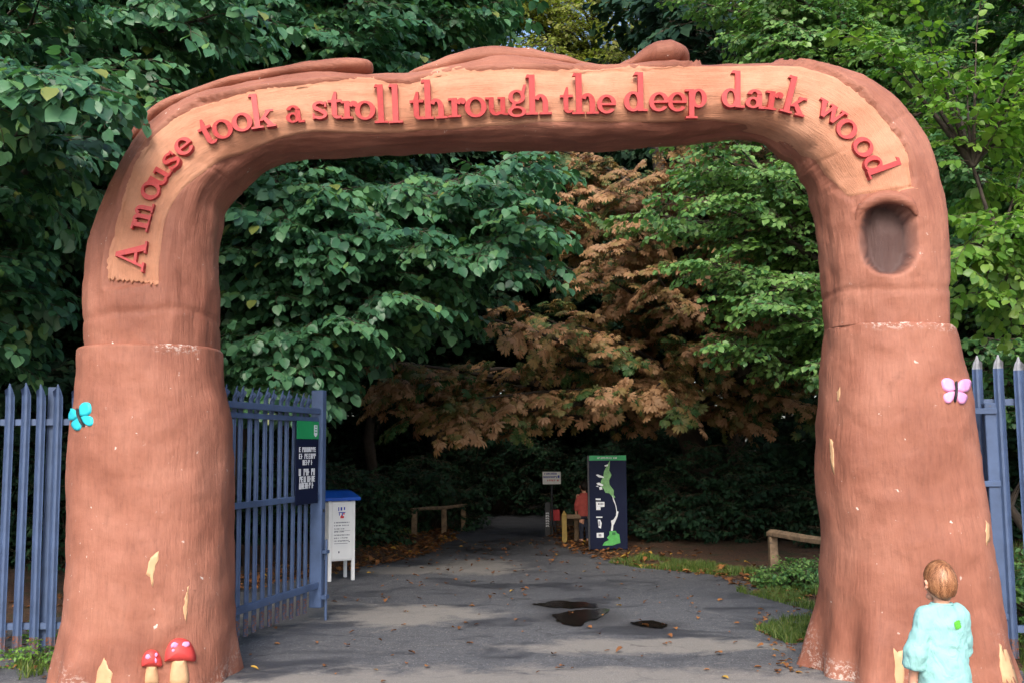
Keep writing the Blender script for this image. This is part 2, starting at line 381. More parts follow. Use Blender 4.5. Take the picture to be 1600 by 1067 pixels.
mb.v = [(x, y, gz(x, y)) for y in ys for x in xs]
nx = len(xs)
mb.f = [(j * nx + i, j * nx + i + 1, (j + 1) * nx + i + 1, (j + 1) * nx + i) for j in range(len(ys) - 1) for i in range(nx - 1)]
mb.mi = [0] * len(mb.f)
set_props(mb.build('ground', 'forest_floor', smooth=True), kind='structure')
mb = MB(); n = 170; yy = [-20, -5, 3] + list(np.linspace(5, 24, n)) + [30, 40, 60]
K = 24
for y in yy:
    l, r = path_edges(y)
    for k in range(K + 1):
        x = l + (r - l) * k / K
        mb.v.append((x, y, 0.006 + 0.006 * noise.noise((x * 1.2, y * 1.2, 3))))
for j in range(len(yy) - 1):
    for k in range(K):
        mb.f.append((j * (K + 1) + k, j * (K + 1) + k + 1, (j + 1) * (K + 1) + k + 1, (j + 1) * (K + 1) + k)); mb.mi.append(0)
set_props(mb.build('road', 'asphalt', smooth=True), kind='structure')

def puddle(pts):
    P = [ground(x, y) for x, y in pts]; c = sum(P, Vector()) / len(P)
    Q = catmull([tuple(p) for p in P] + [tuple(P[0])], 220)[:-1]
    mb = MB(); mb.poly([(q[0] + 0.035 * noise.fractal((q[0] * 6, q[1] * 4, 0), 1, 2, 5), q[1] + 0.10 * noise.fractal((q[0] * 7, q[1] * 3, 5), 1, 2, 5), 0.0165) for q in Q][::-1])
    me = mb.mesh('puddle', 'puddle_water')
    if me.polygons[0].normal.z < 0: me.flip_normals()
    set_props(link('puddle', me), kind='structure')
puddle([(832, 945), (870, 941), (920, 943), (935, 948), (900, 952), (860, 950)])
puddle([(865, 962), (890, 957), (925, 953), (948, 954), (940, 964), (918, 972), (905, 980), (880, 976), (868, 970)])
puddle([(985, 974), (1010, 972), (1045, 977), (1030, 982), (1000, 981)])

# ================================================================== FOLIAGE
def leaf_shape(kind):
    """verts, tris; base at origin, tip along +x, face +z, unit length"""
    if kind == 'broad':
        mid = [(0, 0, 0), (0.35, 0, -0.03), (0.72, 0, -0.06), (1.0, 0, -0.16)]
        side = [(0.02, 0.26, 0.05), (0.32, 0.43, 0.07), (0.66, 0.36, 0.03), (0.88, 0.16, -0.06)]
        V = mid + side + [(x, -y, z) for x, y, z in side]
        F = []
        for s0, fl in ((4, False), (8, True)):
            T = [(0, 1, s0), (1, s0 + 1, s0), (1, 2, s0 + 1), (2, s0 + 2, s0 + 1), (2, 3, s0 + 3), (2, s0 + 3, s0 + 2)]
            F += [(a, c, b_) if fl else (a, b_, c) for a, b_, c in T]
    elif kind == 'palm':
        V, F = [(0, 0, 0)], []
        for a, l in ((-1.9, .52), (-1.15, .78), (-0.5, .95), (0.0, 1.0), (0.5, .95), (1.15, .78), (1.9, .52)):
            n = len(V); ca, sa = math.cos(a), math.sin(a)
            for (t, w, z) in ((0.55, 0.13, 0.02), (0.55, -0.13, 0.02), (0.78, 0.15, -0.05), (0.78, -0.15, -0.05), (1.0, 0, -0.2)):
                V.append((l * (t * ca - w * sa), l * (t * sa + w * ca), l * z - 0.10 * abs(a) * t))
            F += [(0, n + 1, n), (n, n + 1, n + 3), (n, n + 3, n + 2), (n + 2, n + 3, n + 4)]
    elif kind == 'small':
        V = [(0, 0, 0), (0.45, 0.3, 0.05), (0.45, -0.3, 0.05), (0.5, 0, -0.03), (1, 0, -0.12)]
        F = [(0, 3, 1), (3, 4, 1), (0, 2, 3), (3, 2, 4)]
    else:   # 'fill'
        V = [(0, 0, 0), (0.5, 0.42, 0.05), (0.5, -0.42, 0.05), (1, 0, -0.15)]
        F = [(0, 2, 1), (1, 2, 3)]
    return np.array(V, float), np.array(F, int)
def nrm(v): return v / max(1e-9, np.linalg.norm(v))
def make_spray(kind, rng, L=0.7, leaf=0.12, nodes=8, sides=5, droop=0.25, hang=0.45):
    LV, LF = leaf_shape(kind); V, F, T, MI = [], [], [], []; nv = 0
    def add(v, f, t, mi):
        nonlocal nv
        V.append(v); F.append(f + nv); T.append(np.full(len(v), t)); MI.append(np.full(len(f), mi)); nv += len(v)
    def put_leaf(p, d, size):
        d = nrm(d + np.array([0, 0, -hang]) * rng.uniform(0.5, 1.4) + rng.normal(0, 0.18, 3))
        up = nrm(np.array([0.35, 0, 1.0]) + rng.normal(0, 0.33, 3))
        y = nrm(np.cross(up, d)); z = np.cross(d, y)
        add((LV * size * rng.uniform(0.5, 1.2)) @ np.array([d, y, z]) + p + d * size * 0.18, LF, np.clip(rng.normal(0.5, 0.22), 0, 1) if rng.random() > 0.003 else 1.0, 0)
    def twig(p0, d0, length, n, size, r):
        pts = []
        for i in range(n + 1):
            t = i / n
            pts.append(p0 + d0 * length * t + np.array([0, 0, -droop * length * t * t]))
        for i in range(n):   # three-sided stem
            a, b_ = pts[i], pts[i + 1]; ax = nrm(b_ - a); s_ = nrm(np.cross(ax, [0, 0, 1.0])); u = np.cross(s_, ax)
            ra, rb = r * (1 - i / n * 0.7), r * (1 - (i + 1) / n * 0.7)
            ring = [math.cos(k * 2.094) * s_ + math.sin(k * 2.094) * u for k in range(3)]
            add(np.array([a + q * ra for q in ring] + [b_ + q * rb for q in ring]),
                np.array([(0, 1, 4), (0, 4, 3), (1, 2, 5), (1, 5, 4), (2, 0, 3), (2, 3, 5)]), 0.5, 1)
        sg = 1
        for i in range(1, n + 1):
            ax = nrm(pts[i] - pts[i - 1]); lat = nrm(np.cross([0, 0, 1.0], ax)); sg = -sg
            put_leaf(pts[i], ax * 0.6 + lat * sg * 0.9, size)
            if kind == 'palm' or rng.random() < 0.45: put_leaf(pts[i], ax * 0.6 - lat * sg * 0.9, size)
        put_leaf(pts[-1], nrm(pts[-1] - pts[-2]), size)
        return pts
    main = twig(np.zeros(3), np.array([1.0, 0, 0.08]), L, nodes, leaf, 0.006)
    for s in range(sides):
        i = 1 + int((nodes - 2) * (s + rng.random()) / max(1, sides)); sg = -1 if s % 2 else 1
        a = rng.uniform(0.6, 1.0) * sg
        twig(main[i], nrm(np.array([math.cos(a), math.sin(a), rng.uniform(-.1, .2)])), L * rng.uniform(0.35, 0.6) * (1.1 - 0.5 * i / nodes), max(3, nodes // 2), leaf * 0.92, 0.004)
    return np.concatenate(V), np.concatenate(F), np.concatenate(T), np.concatenate(MI)
KINDS = {}
def spray_set(name, kind, **kw):
    KINDS[name] = [make_spray(kind, np.random.default_rng(100 + i + len(KINDS) * 17), **kw) for i in range(7)]
spray_set('broad', 'broad', L=0.75, leaf=0.125, nodes=8, sides=5, droop=0.30, hang=0.55)
spray_set('chestnut', 'palm', L=0.8, leaf=0.155, nodes=5, sides=3, droop=0.22, hang=0.42)
spray_set('small', 'small', L=0.6, leaf=0.085, nodes=9, sides=7, droop=0.2, hang=0.3)
spray_set('acer', 'broad', L=0.55, leaf=0.085, nodes=7, sides=5, droop=0.2, hang=0.4)
spray_set('lime', 'broad', L=0.75, leaf=0.115, nodes=8, sides=2, droop=0.22, hang=0.5)
spray_set('fill', 'fill', L=1.1, leaf=0.24, nodes=6, sides=5, droop=0.2, hang=0.4)
spray_set('ivy', 'small', L=0.4, leaf=0.09, nodes=6, sides=4, droop=0.3, hang=0.6)

class Crown:
    def __init__(s, kind): s.kind = kind; s.inst = []
    def spray(s, p, d, scale, roll=0.0): s.inst.append((p, d, scale, roll))
    def mesh(s, name, mat, tint_shift=0.0):
        by = {}
        for q in s.inst: by.setdefault(rnd.randrange(7), []).append(q)
        Vs, Fs, Ts, Ms = [], [], [], []; off = 0
        for k, L in by.items():
            V, F, T, MI = KINDS[s.kind][k]
            P = np.array([list(q[0]) for q in L]); D = np.array([list(q[1]) for q in L]); D /= np.linalg.norm(D, axis=1)[:, None]
            S = np.array([q[2] for q in L]); rl = np.array([q[3] for q in L])
            Y = np.cross(np.array([0, 0, 1.0]), D); Y /= np.maximum(1e-6, np.linalg.norm(Y, axis=1))[:, None]; Z = np.cross(D, Y)
            c, s_ = np.cos(rl)[:, None], np.sin(rl)[:, None]
            Y2 = Y * c + Z * s_; Z2 = Z * c - Y * s_
            M = np.stack([D, Y2, Z2], 1)
            W = np.einsum('vi,kij->kvj', V, M) * S[:, None, None] + P[:, None, :]
            n, m = len(L), len(V)
            Fs.append((F[None] + (np.arange(n) * m)[:, None, None] + off).reshape(-1, 3)); Vs.append(W.reshape(-1, 3)); off += n * m
            ts = RNG.normal(tint_shift, 0.22 if s.kind == 'chestnut' else 0.14, n)
            Ts.append(np.clip(np.where(T[None] >= 1, 1, np.clip(T[None] + ts[:, None], 0, 0.96)), 0, 1).reshape(-1)); Ms.append(np.tile(MI, n))
        return fast_mesh(name, np.concatenate(Vs), np.concatenate(Fs), [mat, 'twig'], np.concatenate(Ms), False, np.concatenate(Ts))
def bough(crown, wood, start, end, rng, n_sp=10, sscale=1.0, r0=0.03, spread=0.9, blocked=None, loose=0.0):
    """a limb that arches from the trunk to its end, with sprays held out to both sides of its outer half"""
    start = np.array(start, float); end = np.array(end, float); d = end - start; Ln = np.linalg.norm(d)
    mid = (start + end) / 2 + np.array([0, 0, 0.10 * Ln]) + rng.normal(0, 0.05 * Ln, 3)
    pt = lambda t: (1 - t) ** 2 * start + 2 * t * (1 - t) * mid + t * t * end
    if wood is not None:
        ts = np.linspace(0, 1, 7)
        wood.tube([pt(t) for t in ts], [max(0.006, r0 * (1 - 0.85 * t)) for t in ts], 5, cap=False)
    t0 = max(0.25, 1 - 1.9 / max(Ln, 0.5))
    for i in range(n_sp):
        t = t0 + (1 - t0) * (i + rng.random()) / n_sp
        p = pt(t); ax = nrm(pt(min(1, t + 0.05)) - pt(t - 0.05)); lat = nrm(np.cross([0, 0, 1.0], ax))
        sg = 1 if i % 2 else -1
        a = rng.uniform(0.3, 1.15) * spread
        dd = ax * math.cos(a) + lat * sg * math.sin(a); dd[2] = dd[2] * 0.5 + rng.uniform(-0.32 - loose, 0.15 + 0.7 * loose)
        if blocked is not None and blocked(p + dd * 0.45 * sscale): continue
        crown.spray(p + rng.normal(0, 0.03, 3), nrm(dd), sscale * rng.uniform(0.7, 1.15), rng.normal(0, 0.3 + 0.6 * loose))
    e = pt(1.0); ax = nrm(pt(1.0) - pt(0.9)); ax[2] -= 0.15
    if blocked is None or not blocked(e + ax * 0.45 * sscale): crown.spray(e, nrm(ax), sscale, 0.0)
def trunk_pts(base, top, rng, n=7, wob=0.12):
    b_, t_ = np.array(base, float), np.array(top, float)
    return [b_ + (t_ - b_) * i / n + (rng.normal(0, wob, 3) * np.array([1, 1, 0]) if 0 < i < n else 0) for i in range(n + 1)]
def in_arch(p):      # keep leaves out of the gateway itself
    x, y, z = p
    if y < 7.0 and x > -2.62: return True
    return 6.95 < y < 8.3 and ((-3.45 < x < -1.95 and z < 3.6) or (2.05 < x < 3.55 and z < 3.7) or (-3.35 < x < 3.3 and 3.35 < z < 4.6))
def tree(name, label, kind, mat, base, top, r, ends, n_sp=10, sscale=1.0, group=None, fill=(), blocked=in_arch, seed=1, tint=0.0, category='tree', loose=0.12):
    rng = np.random.default_rng(seed)
    root = empty(name, base, label, category, group)
    wood = MB(); tp = trunk_pts((base[0], base[1], base[2] - 0.15), top, rng)
    wood.tube(tp, [r * (1.25 if i == 0 else 1 - 0.75 * i / 7) for i in range(8)], 9)
    cr = Crown(kind); tz = np.array([p[2] for p in tp]); TP = np.array(tp)
    def on_trunk(z):
        z = min(max(z, base[2] + 0.25 * (top[2] - base[2])), top[2])
        return [np.interp(z, tz, TP[:, k]) for k in range(3)]
    for e in ends:
        h = math.hypot(e[0] - base[0], e[1] - base[1])
        bough(cr, wood, on_trunk(e[2] - 0.25 * h + rng.normal(0, .3)), e, rng, n_sp, sscale, 0.02 + 0.012 * h, blocked=blocked, loose=loose)
    for (cx, cy, cz, rx, ry, rz, cnt) in fill:
        for _ in range(cnt):
            u = nrm(rng.normal(0, 1, 3)); q = rng.uniform(0.7, 1.0)
            e = (cx + u[0] * rx * q, cy + u[1] * ry * q, cz + u[2] * rz * q)
            bough(cr, wood, on_trunk(e[2] - 0.8), e, rng, n_sp, sscale, 0.03, blocked=blocked)
    world_link('trunk', wood.mesh('trunk', 'bark_wood', True), root)
    world_link('crown', cr.mesh('crown', mat, tint), root)
    return root
def px_ends(rng, n, poly, d0, d1):
    """limb ends spread through the part of the crown whose outline the photo shows"""
    P = np.array(poly, float); lo, hi = P.min(0), P.max(0); out = []
    def inside(x, y):
        c = False; j = len(P) - 1
        for i in range(len(P)):
            if (P[i][1] > y) != (P[j][1] > y) and x < (P[j][0] - P[i][0]) * (y - P[i][1]) / (P[j][1] - P[i][1]) + P[i][0]: c = not c
            j = i
        return c
    while len(out) < n:
        x, y = rng.uniform(lo[0], hi[0]), rng.uniform(lo[1], hi[1])
        if inside(x, y): out.append(tuple(at(x, y, rng.uniform(d0, d1))))
    return out

r1 = np.random.default_rng(5)
# big-leaved tree at the left edge
E = px_ends(r1, 46, [(-260, -160), (340, -160), (360, 40), (250, 130), (170, 250), (110, 330), (60, 420), (-260, 420)], 8.3, 10.2)
E += px_ends(r1, 9, [(-200, 420), (70, 420), (60, 540), (-200, 560)], 8.6, 9.8)
E += px_ends(r1, 4, [(20, 120), (120, 120), (130, 160), (30, 190)], 6.7, 6.9)
tree('broadleaf_tree', 'tall blue-green broad-leaved tree at the left edge overhanging the left trunk of the arch', 'broad', 'leaf_broad', (-6.2, 10.6, 0), (-5.6, 10.4, 7.0), 0.2, E, 13, 1.0,
     fill=((-6.5, 10.5, 5.5, 2.6, 2.2, 2.6, 26),), seed=21)
# big-leaved tree seen through the left half of the arch
E = px_ends(r1, 62, [(345, 250), (640, 225), (810, 245), (835, 330), (800, 430), (700, 470), (640, 520), (560, 500), (350, 540)], 11.0, 13.6)
E += px_ends(r1, 26, [(350, 380), (480, 420), (560, 520), (470, 600), (350, 590)], 11.2, 13.0)
E += px_ends(r1, 46, [(330, -120), (640, -120), (640, 120), (330, 140)], 11.5, 14.5)
E += px_ends(r1, 30, [(600, -100), (770, -100), (750, 70), (640, 120)], 13.0, 16.5)
tree('broadleaf_tree', 'blue-green broad-leaved tree with drooping boughs seen through the left half of the arch', 'broad', 'leaf_broad', (-3.9, 14.2, 0), (-3.2, 13.8, 8.0), 0.22, E, 13, 1.05,
     fill=((-4.2, 15, 6.5, 2.8, 2.5, 2.2, 24),), seed=22, tint=0.0)
# browning chestnut
E = px_ends(r1, 70, [(790, 215), (1290, 215), (1290, 640), (1200, 660), (1080, 665), (960, 645), (820, 650), (720, 640), (700, 580), (780, 480), (840, 420), (850, 300)], 15.0, 18.0)
E += px_ends(r1, 16, [(600, 560), (740, 590), (800, 660), (690, 680), (590, 640)], 15.0, 17.0)
tree('chestnut_tree', 'browning horse chestnut with rust-coloured leaves hanging over the path', 'chestnut', 'leaf_chestnut', (3.6, 19.0, 0), (2.6, 18.6, 8.5), 0.28, E, 8, 0.85,
     fill=((2.2, 19, 5.9, 3.0, 2.2, 1.5, 18),), seed=23, loose=0.4, tint=-0.02)
# right-hand green tree inside the arch
E = px_ends(r1, 40, [(1060, 225), (1330, 215), (1330, 580), (1130, 540), (1030, 470), (1060, 380), (1010, 330)], 11.2, 13.6)
E += px_ends(r1, 40, [(1060, -100), (1420, -100), (1480, 160), (1400, 140), (1080, 110)], 12.0, 15.0)
tree('maple_tree', 'mid-green small-leaved tree seen through the right half of the arch', 'acer', 'leaf_small', (5.4, 14.2, 0), (4.6, 13.8, 8.0), 0.17, E, 15, 1.0,
     fill=((5.2, 14.4, 6.0, 2.4, 2.0, 2.4, 22),), seed=24, tint=0.22)
# light green lime sapling at the right edge
E = px_ends(r1, 9, [(1440, 60), (1640, 60), (1640, 260), (1500, 270)], 8.6, 9.6)
E += px_ends(r1, 10, [(1500, 230), (1640, 260), (1640, 480), (1510, 460)], 8.5, 9.4)
E += [tuple(at(1385, 95, 8.9)), tuple(at(1420, 105, 9.0))]
g0 = ground(1600, 1000)
tree('lime_sapling', 'slender pale-green lime with bright leaves at the right edge behind the fence', 'lime', 'leaf_lime', (4.7, 8.9, 0), tuple(at(1520, 260, 9.1)), 0.055, E, 6, 0.8, seed=25, tint=0.05)
# darker tree behind it
E = px_ends(r1, 46, [(1400, -80), (1750, -80), (1750, 420), (1560, 470), (1480, 400), (1450, 150)], 10.6, 13.0)
E += px_ends(r1, 10, [(1490, 420), (1700, 420), (1700, 720), (1500, 700)], 11.0, 13.0)
tree('maple_tree', 'shaded green small-leaved tree at the right edge behind the lime', 'acer', 'leaf_small', (7.6, 12.6, 0), (7.0, 12.4, 7.0), 0.16, E, 14, 1.05,
     fill=((7.2, 12.8, 4.8, 2.2, 1.8, 2.6, 20),), seed=26, tint=-0.12)
# sunlit distant tree above the arch
E = px_ends(r1, 50, [(760, -80), (1130, -80), (1110, 140), (800, 140)], 25, 29)
E += px_ends(r1, 14, [(740, -60), (860, -60), (870, 110), (760, 120)], 25, 28)
tree('larch_tree', 'distant sunlit yellow-green tree above the middle of the arch', 'small', 'leaf_gold', (3.0, 29, 0), (2.6, 28.5, 17), 0.3, E, 9, 1.7,
     fill=((2.6, 29, 10.0, 3.5, 2.4, 3.5, 20),), seed=27)

# woodland behind: one crown and trunk mesh, many trees
def wood_proto():
    rng = np.random.default_rng(77); wood = MB(); cr = Crown('fill')
    tp = trunk_pts((0, 0, -0.3), (0.3, 0.2, 9), rng, 7, 0.12); wood.tube(tp, [0.24 * (1.3 if i == 0 else 1 - 0.7 * i / 7) for i in range(8)], 9)
    for _ in range(95):
        u = nrm(rng.normal(0, 1, 3)); q = rng.uniform(0.45, 1.0); e = np.array([u[0] * 3.2 * q, u[1] * 3.2 * q, 6.6 + u[2] * 3.6 * q])
        bough(cr, wood, (0.15, 0.1, min(max(e[2] - 1, 2.5), 8.5)), e, rng, 9, 1.0, 0.04, blocked=None)
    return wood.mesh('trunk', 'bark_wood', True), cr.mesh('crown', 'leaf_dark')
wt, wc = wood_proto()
LOW = {(-3.1, 22.6), (2.5, 24.2), (3.6, 27.4), (-2.6, 28.6)}     # trees added to darken the path tunnel, scaled down below the arch
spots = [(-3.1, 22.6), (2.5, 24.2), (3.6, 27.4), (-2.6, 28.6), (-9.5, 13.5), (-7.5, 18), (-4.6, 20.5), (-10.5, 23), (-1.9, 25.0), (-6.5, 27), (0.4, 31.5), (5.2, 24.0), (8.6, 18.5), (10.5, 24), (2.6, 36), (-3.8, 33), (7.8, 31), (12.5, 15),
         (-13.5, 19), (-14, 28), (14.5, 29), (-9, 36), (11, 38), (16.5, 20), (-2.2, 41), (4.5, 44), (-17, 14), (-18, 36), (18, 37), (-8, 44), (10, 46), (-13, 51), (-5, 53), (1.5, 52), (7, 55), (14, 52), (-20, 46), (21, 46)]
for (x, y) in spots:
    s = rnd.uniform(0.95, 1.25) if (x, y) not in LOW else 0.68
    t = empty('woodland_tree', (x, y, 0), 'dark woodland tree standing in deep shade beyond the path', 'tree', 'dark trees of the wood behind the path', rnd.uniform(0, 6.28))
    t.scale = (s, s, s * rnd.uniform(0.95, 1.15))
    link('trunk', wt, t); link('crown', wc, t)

# shrubs
def shrub(name, label, kind, mat, c, rx, ry, h, n, sscale, seed, tint=0.0, category='shrub', group=None):
    rng = np.random.default_rng(seed); root = empty(name, (c[0], c[1], 0), label, category, group)
    cr = Crown(kind); wood = MB()
    for i in range(n):
        a = rng.uniform(0, 6.283); q = math.sqrt(rng.random()); z = h * (0.12 + 0.88 * rng.random()) * math.sqrt(max(0.05, 1 - (q * 0.85) ** 2))
        p = np.array([c[0] + math.cos(a) * rx * q, c[1] + math.sin(a) * ry * q, z])
        d = nrm(np.array([math.cos(a) * 0.8, math.sin(a) * 0.8 - 0.25, rng.uniform(-0.1, 0.7)]))
        cr.spray(p - d * 0.3 * sscale, d, sscale * rng.uniform(0.7, 1.2), rng.normal(0, 0.4))
        if i % 6 == 0: wood.tube([(c[0] + (p[0] - c[0]) * 0.3, c[1] + (p[1] - c[1]) * 0.3, -0.05), tuple((p + np.array([c[0], c[1], 0])) / 2), tuple(p)], [0.016, 0.01, 0.004], 5)
    world_link('stem', wood.mesh('stem', 'bark_wood', True), root)
    world_link('foliage', cr.mesh('foliage', mat, tint), root)
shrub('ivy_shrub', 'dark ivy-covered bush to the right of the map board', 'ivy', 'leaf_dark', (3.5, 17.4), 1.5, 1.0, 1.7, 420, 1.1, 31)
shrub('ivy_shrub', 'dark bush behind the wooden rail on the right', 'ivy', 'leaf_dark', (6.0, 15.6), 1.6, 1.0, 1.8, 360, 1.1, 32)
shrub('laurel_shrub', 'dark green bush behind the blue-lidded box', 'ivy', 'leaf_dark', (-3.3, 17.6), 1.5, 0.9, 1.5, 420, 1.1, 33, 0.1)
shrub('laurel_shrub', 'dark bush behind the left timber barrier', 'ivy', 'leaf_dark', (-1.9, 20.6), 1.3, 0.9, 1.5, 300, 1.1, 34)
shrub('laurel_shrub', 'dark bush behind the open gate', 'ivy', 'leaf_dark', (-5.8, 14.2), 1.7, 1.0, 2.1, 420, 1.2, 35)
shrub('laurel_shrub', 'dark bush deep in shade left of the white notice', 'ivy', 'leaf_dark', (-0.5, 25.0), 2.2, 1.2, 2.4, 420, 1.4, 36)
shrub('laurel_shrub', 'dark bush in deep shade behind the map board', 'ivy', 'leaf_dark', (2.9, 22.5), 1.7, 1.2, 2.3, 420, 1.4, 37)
def undergrowth():
    rng = np.random.default_rng(90); cr = Crown('fill'); wood = MB()
    for i in range(230):
        a = rng.uniform(0, 6.283); q = math.sqrt(rng.random()); z = 3.4 * (0.08 + 0.92 * rng.random()) * math.sqrt(max(0.05, 1 - (q * 0.85) ** 2))
        p = np.array([math.cos(a) * 1.9 * q, math.sin(a) * 1.3 * q, z]); d = nrm(np.array([math.cos(a), math.sin(a), rng.uniform(-.2, .6)]))
        cr.spray(p - d * 0.4, d, rng.uniform(0.6, 0.9), rng.normal(0, .4))
        if i % 12 == 0: wood.tube([(p[0] * .3, p[1] * .3, -.1), tuple(p * np.array([.7, .7, .5])), tuple(p)], [.03, .02, .006], 5)
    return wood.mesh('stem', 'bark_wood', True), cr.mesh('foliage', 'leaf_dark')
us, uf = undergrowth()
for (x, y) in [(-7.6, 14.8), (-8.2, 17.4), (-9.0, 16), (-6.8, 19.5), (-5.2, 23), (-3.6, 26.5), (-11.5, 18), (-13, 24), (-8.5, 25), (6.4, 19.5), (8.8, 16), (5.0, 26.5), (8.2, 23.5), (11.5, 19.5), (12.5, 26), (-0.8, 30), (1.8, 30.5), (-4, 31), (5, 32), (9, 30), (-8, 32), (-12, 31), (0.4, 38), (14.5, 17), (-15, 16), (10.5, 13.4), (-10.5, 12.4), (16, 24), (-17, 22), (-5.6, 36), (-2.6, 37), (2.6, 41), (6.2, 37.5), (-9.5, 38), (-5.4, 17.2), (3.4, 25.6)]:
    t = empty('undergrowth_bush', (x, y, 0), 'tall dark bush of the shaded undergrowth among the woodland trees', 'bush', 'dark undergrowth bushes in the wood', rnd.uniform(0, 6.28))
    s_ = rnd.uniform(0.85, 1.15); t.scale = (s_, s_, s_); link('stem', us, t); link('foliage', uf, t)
b0 = ground(1262, 935)
shrub('bramble_bush', 'low green bramble beside the right trunk under the wooden rail', 'ivy', 'leaf_small', (b0.x + 0.15, b0.y + 0.75), 0.5, 0.45, 0.36, 170, 0.55, 38, 0.15, 'bush')
shrub('bramble_bush', 'green undergrowth behind the right-hand fence', 'ivy', 'leaf_small', (4.6, 8.9), 1.0, 0.6, 0.75, 240, 0.7, 39, 0.1, 'bush')
g = ground(62, 1046)
shrub('weed_clump', 'bright green weeds at the foot of the left trunk', 'ivy', 'leaf_lime', (g.x - 0.05, g.y + 0.1), 0.26, 0.16, 0.22, 34, 0.35, 40, 0.0, 'weeds')
g = ground(90, 1000)
shrub('weed_clump', 'small weeds under the left fence', 'ivy', 'leaf_lime', (g.x - 0.05, g.y), 0.3, 0.12, 0.2, 22, 0.35, 41, 0.0, 'weeds')

# grass verge (nobody could count it)
def blades(name, regions, n, hmin, hmax, seed, mat='grass_blade'):
    rng = np.random.default_rng(seed); V, F, T = [], [], []; k = 0
    for (poly, cnt) in regions:
        P = [ground(x, y) for x, y in poly]; xs_ = [p.x for p in P]; ys_ = [p.y for p in P]; i = 0; tries = 0
        while i < cnt and tries < cnt * 8:
            tries += 1
            x, y = rng.uniform(min(xs_), max(xs_)), rng.uniform(min(ys_), max(ys_))
            c = False; j = len(P) - 1
            for q in range(len(P)):
                if (P[q].y > y) != (P[j].y > y) and x < (P[j].x - P[q].x) * (y - P[q].y) / (P[j].y - P[q].y) + P[q].x: c = not c
                j = q
            if not c or noise.noise((x * 2.4, y * 2.4, 9)) < -0.18: continue
            i += 1; a = rng.uniform(0, 6.283); h = rng.uniform(hmin, hmax) * (0.75 + 0.5 * noise.noise((x * 3, y * 3, 1))); w = rng.uniform(0.003, 0.006)
            lean = rng.normal(0, 0.35 * h, 2); ca, sa = math.cos(a) * w, math.sin(a) * w; z0 = max(0.0, gz(x, y)) - 0.005
            V += [(x - ca, y - sa, z0), (x + ca, y + sa, z0), (x - ca * .7 + lean[0] * .4, y - sa * .7 + lean[1] * .4, z0 + h * .6), (x + ca * .7 + lean[0] * .4, y + sa * .7 + lean[1] * .4, z0 + h * .6), (x + lean[0], y + lean[1], z0 + h)]
            F += [(k, k + 1, 3 + k), (k, k + 3, k + 2), (k + 2, k + 3, k + 4)]; T += [np.clip(rng.normal(0.45, 0.25), 0, 1)] * 5; k += 5
    return set_props(link(name, fast_mesh(name, np.array(V), np.array(F), [mat], None, False, np.array(T))), 'short bright grass along the right edge of the path and by the fence', 'grass', None, 'stuff')
blades('grass', [([(1150, 925), (1205, 895), (1290, 905), (1290, 960), (1180, 932)], 5200), ([(1180, 985), (1230, 968), (1300, 965), (1310, 1015), (1225, 1005)], 3800),
                 ([(950, 880), (1010, 872), (1150, 888), (1200, 897), (1140, 900), (1000, 888)], 4200), ([(1560, 880), (1760, 880), (1760, 1060), (1600, 1060)], 7000),
                 ([(1490, 850), (1700, 850), (1700, 890), (1490, 890)], 2500), ([(20, 1030), (90, 1010), (90, 1050), (30, 1064)], 500), ([(550, 838), (640, 830), (650, 838), (552, 850)], 1200)], 0, 0.05, 0.13, 3)

# fallen leaves
def litter():
    rng = np.random.default_rng(8); LV, LF = leaf_shape('broad'); V, F, T = [], [], []; k = 0
    def drop(x, y, size):
        nonlocal k
        a = rng.uniform(0, 6.283); tx, ty = rng.normal(0, 0.35, 2); ca, sa = math.cos(a), math.sin(a)
        Q = LV.copy() * size; Q[:, 2] += 0.5 * Q[:, 1] ** 2 / size; Q[:, 1] *= rng.uniform(0.6, 1)
        W = np.stack([Q[:, 0] * ca - Q[:, 1] * sa, Q[:, 0] * sa + Q[:, 1] * ca, Q[:, 2] + 0.5 * (tx * Q[:, 0] + ty * Q[:, 1])], 1)
        W[:, 2] -= W[:, 2].min(); W += np.array([x, y, max(0.0135, gz(x, y) + 0.004)])
        V.append(W); F.append(LF + k); T.append(np.full(len(W), np.clip(rng.normal(0.5, 0.28), 0, 1))); k += len(W)
    for _ in range(420):
        y = 6.2 + 12 * rng.random() ** 0.9; l, r = path_edges(y); x = rng.uniform(max(l, -4.5), min(r, 4.5)); drop(x, y, rng.uniform(0.025, 0.07))
    for _ in range(2600):
        y = rng.uniform(10.5, 21); l, r = path_edges(y)
        x = l - abs(rng.normal(-0.1, 0.75)) + 0.2 if rng.random() < 0.62 else r + abs(rng.normal(-0.1, 0.7)) - 0.2
        drop(x, y, rng.uniform(0.035, 0.10))
    for _ in range(160):
        p = ground(rng.uniform(1180, 1330), rng.uniform(955, 1055)); drop(p.x, p.y, rng.uniform(0.02, 0.06))
    for _ in range(90):
        p = ground(rng.uniform(-20, 110), rng.uniform(985, 1060)); drop(p.x, p.y, rng.uniform(0.02, 0.06))
    set_props(link('fallen_leaves', fast_mesh('fallen_leaves', np.concatenate(V), np.concatenate(F), ['dead_leaf'], None, False, np.concatenate(T))), 'brown and orange fallen leaves scattered over the path and its edges', 'leaves', None, 'stuff')
litter()

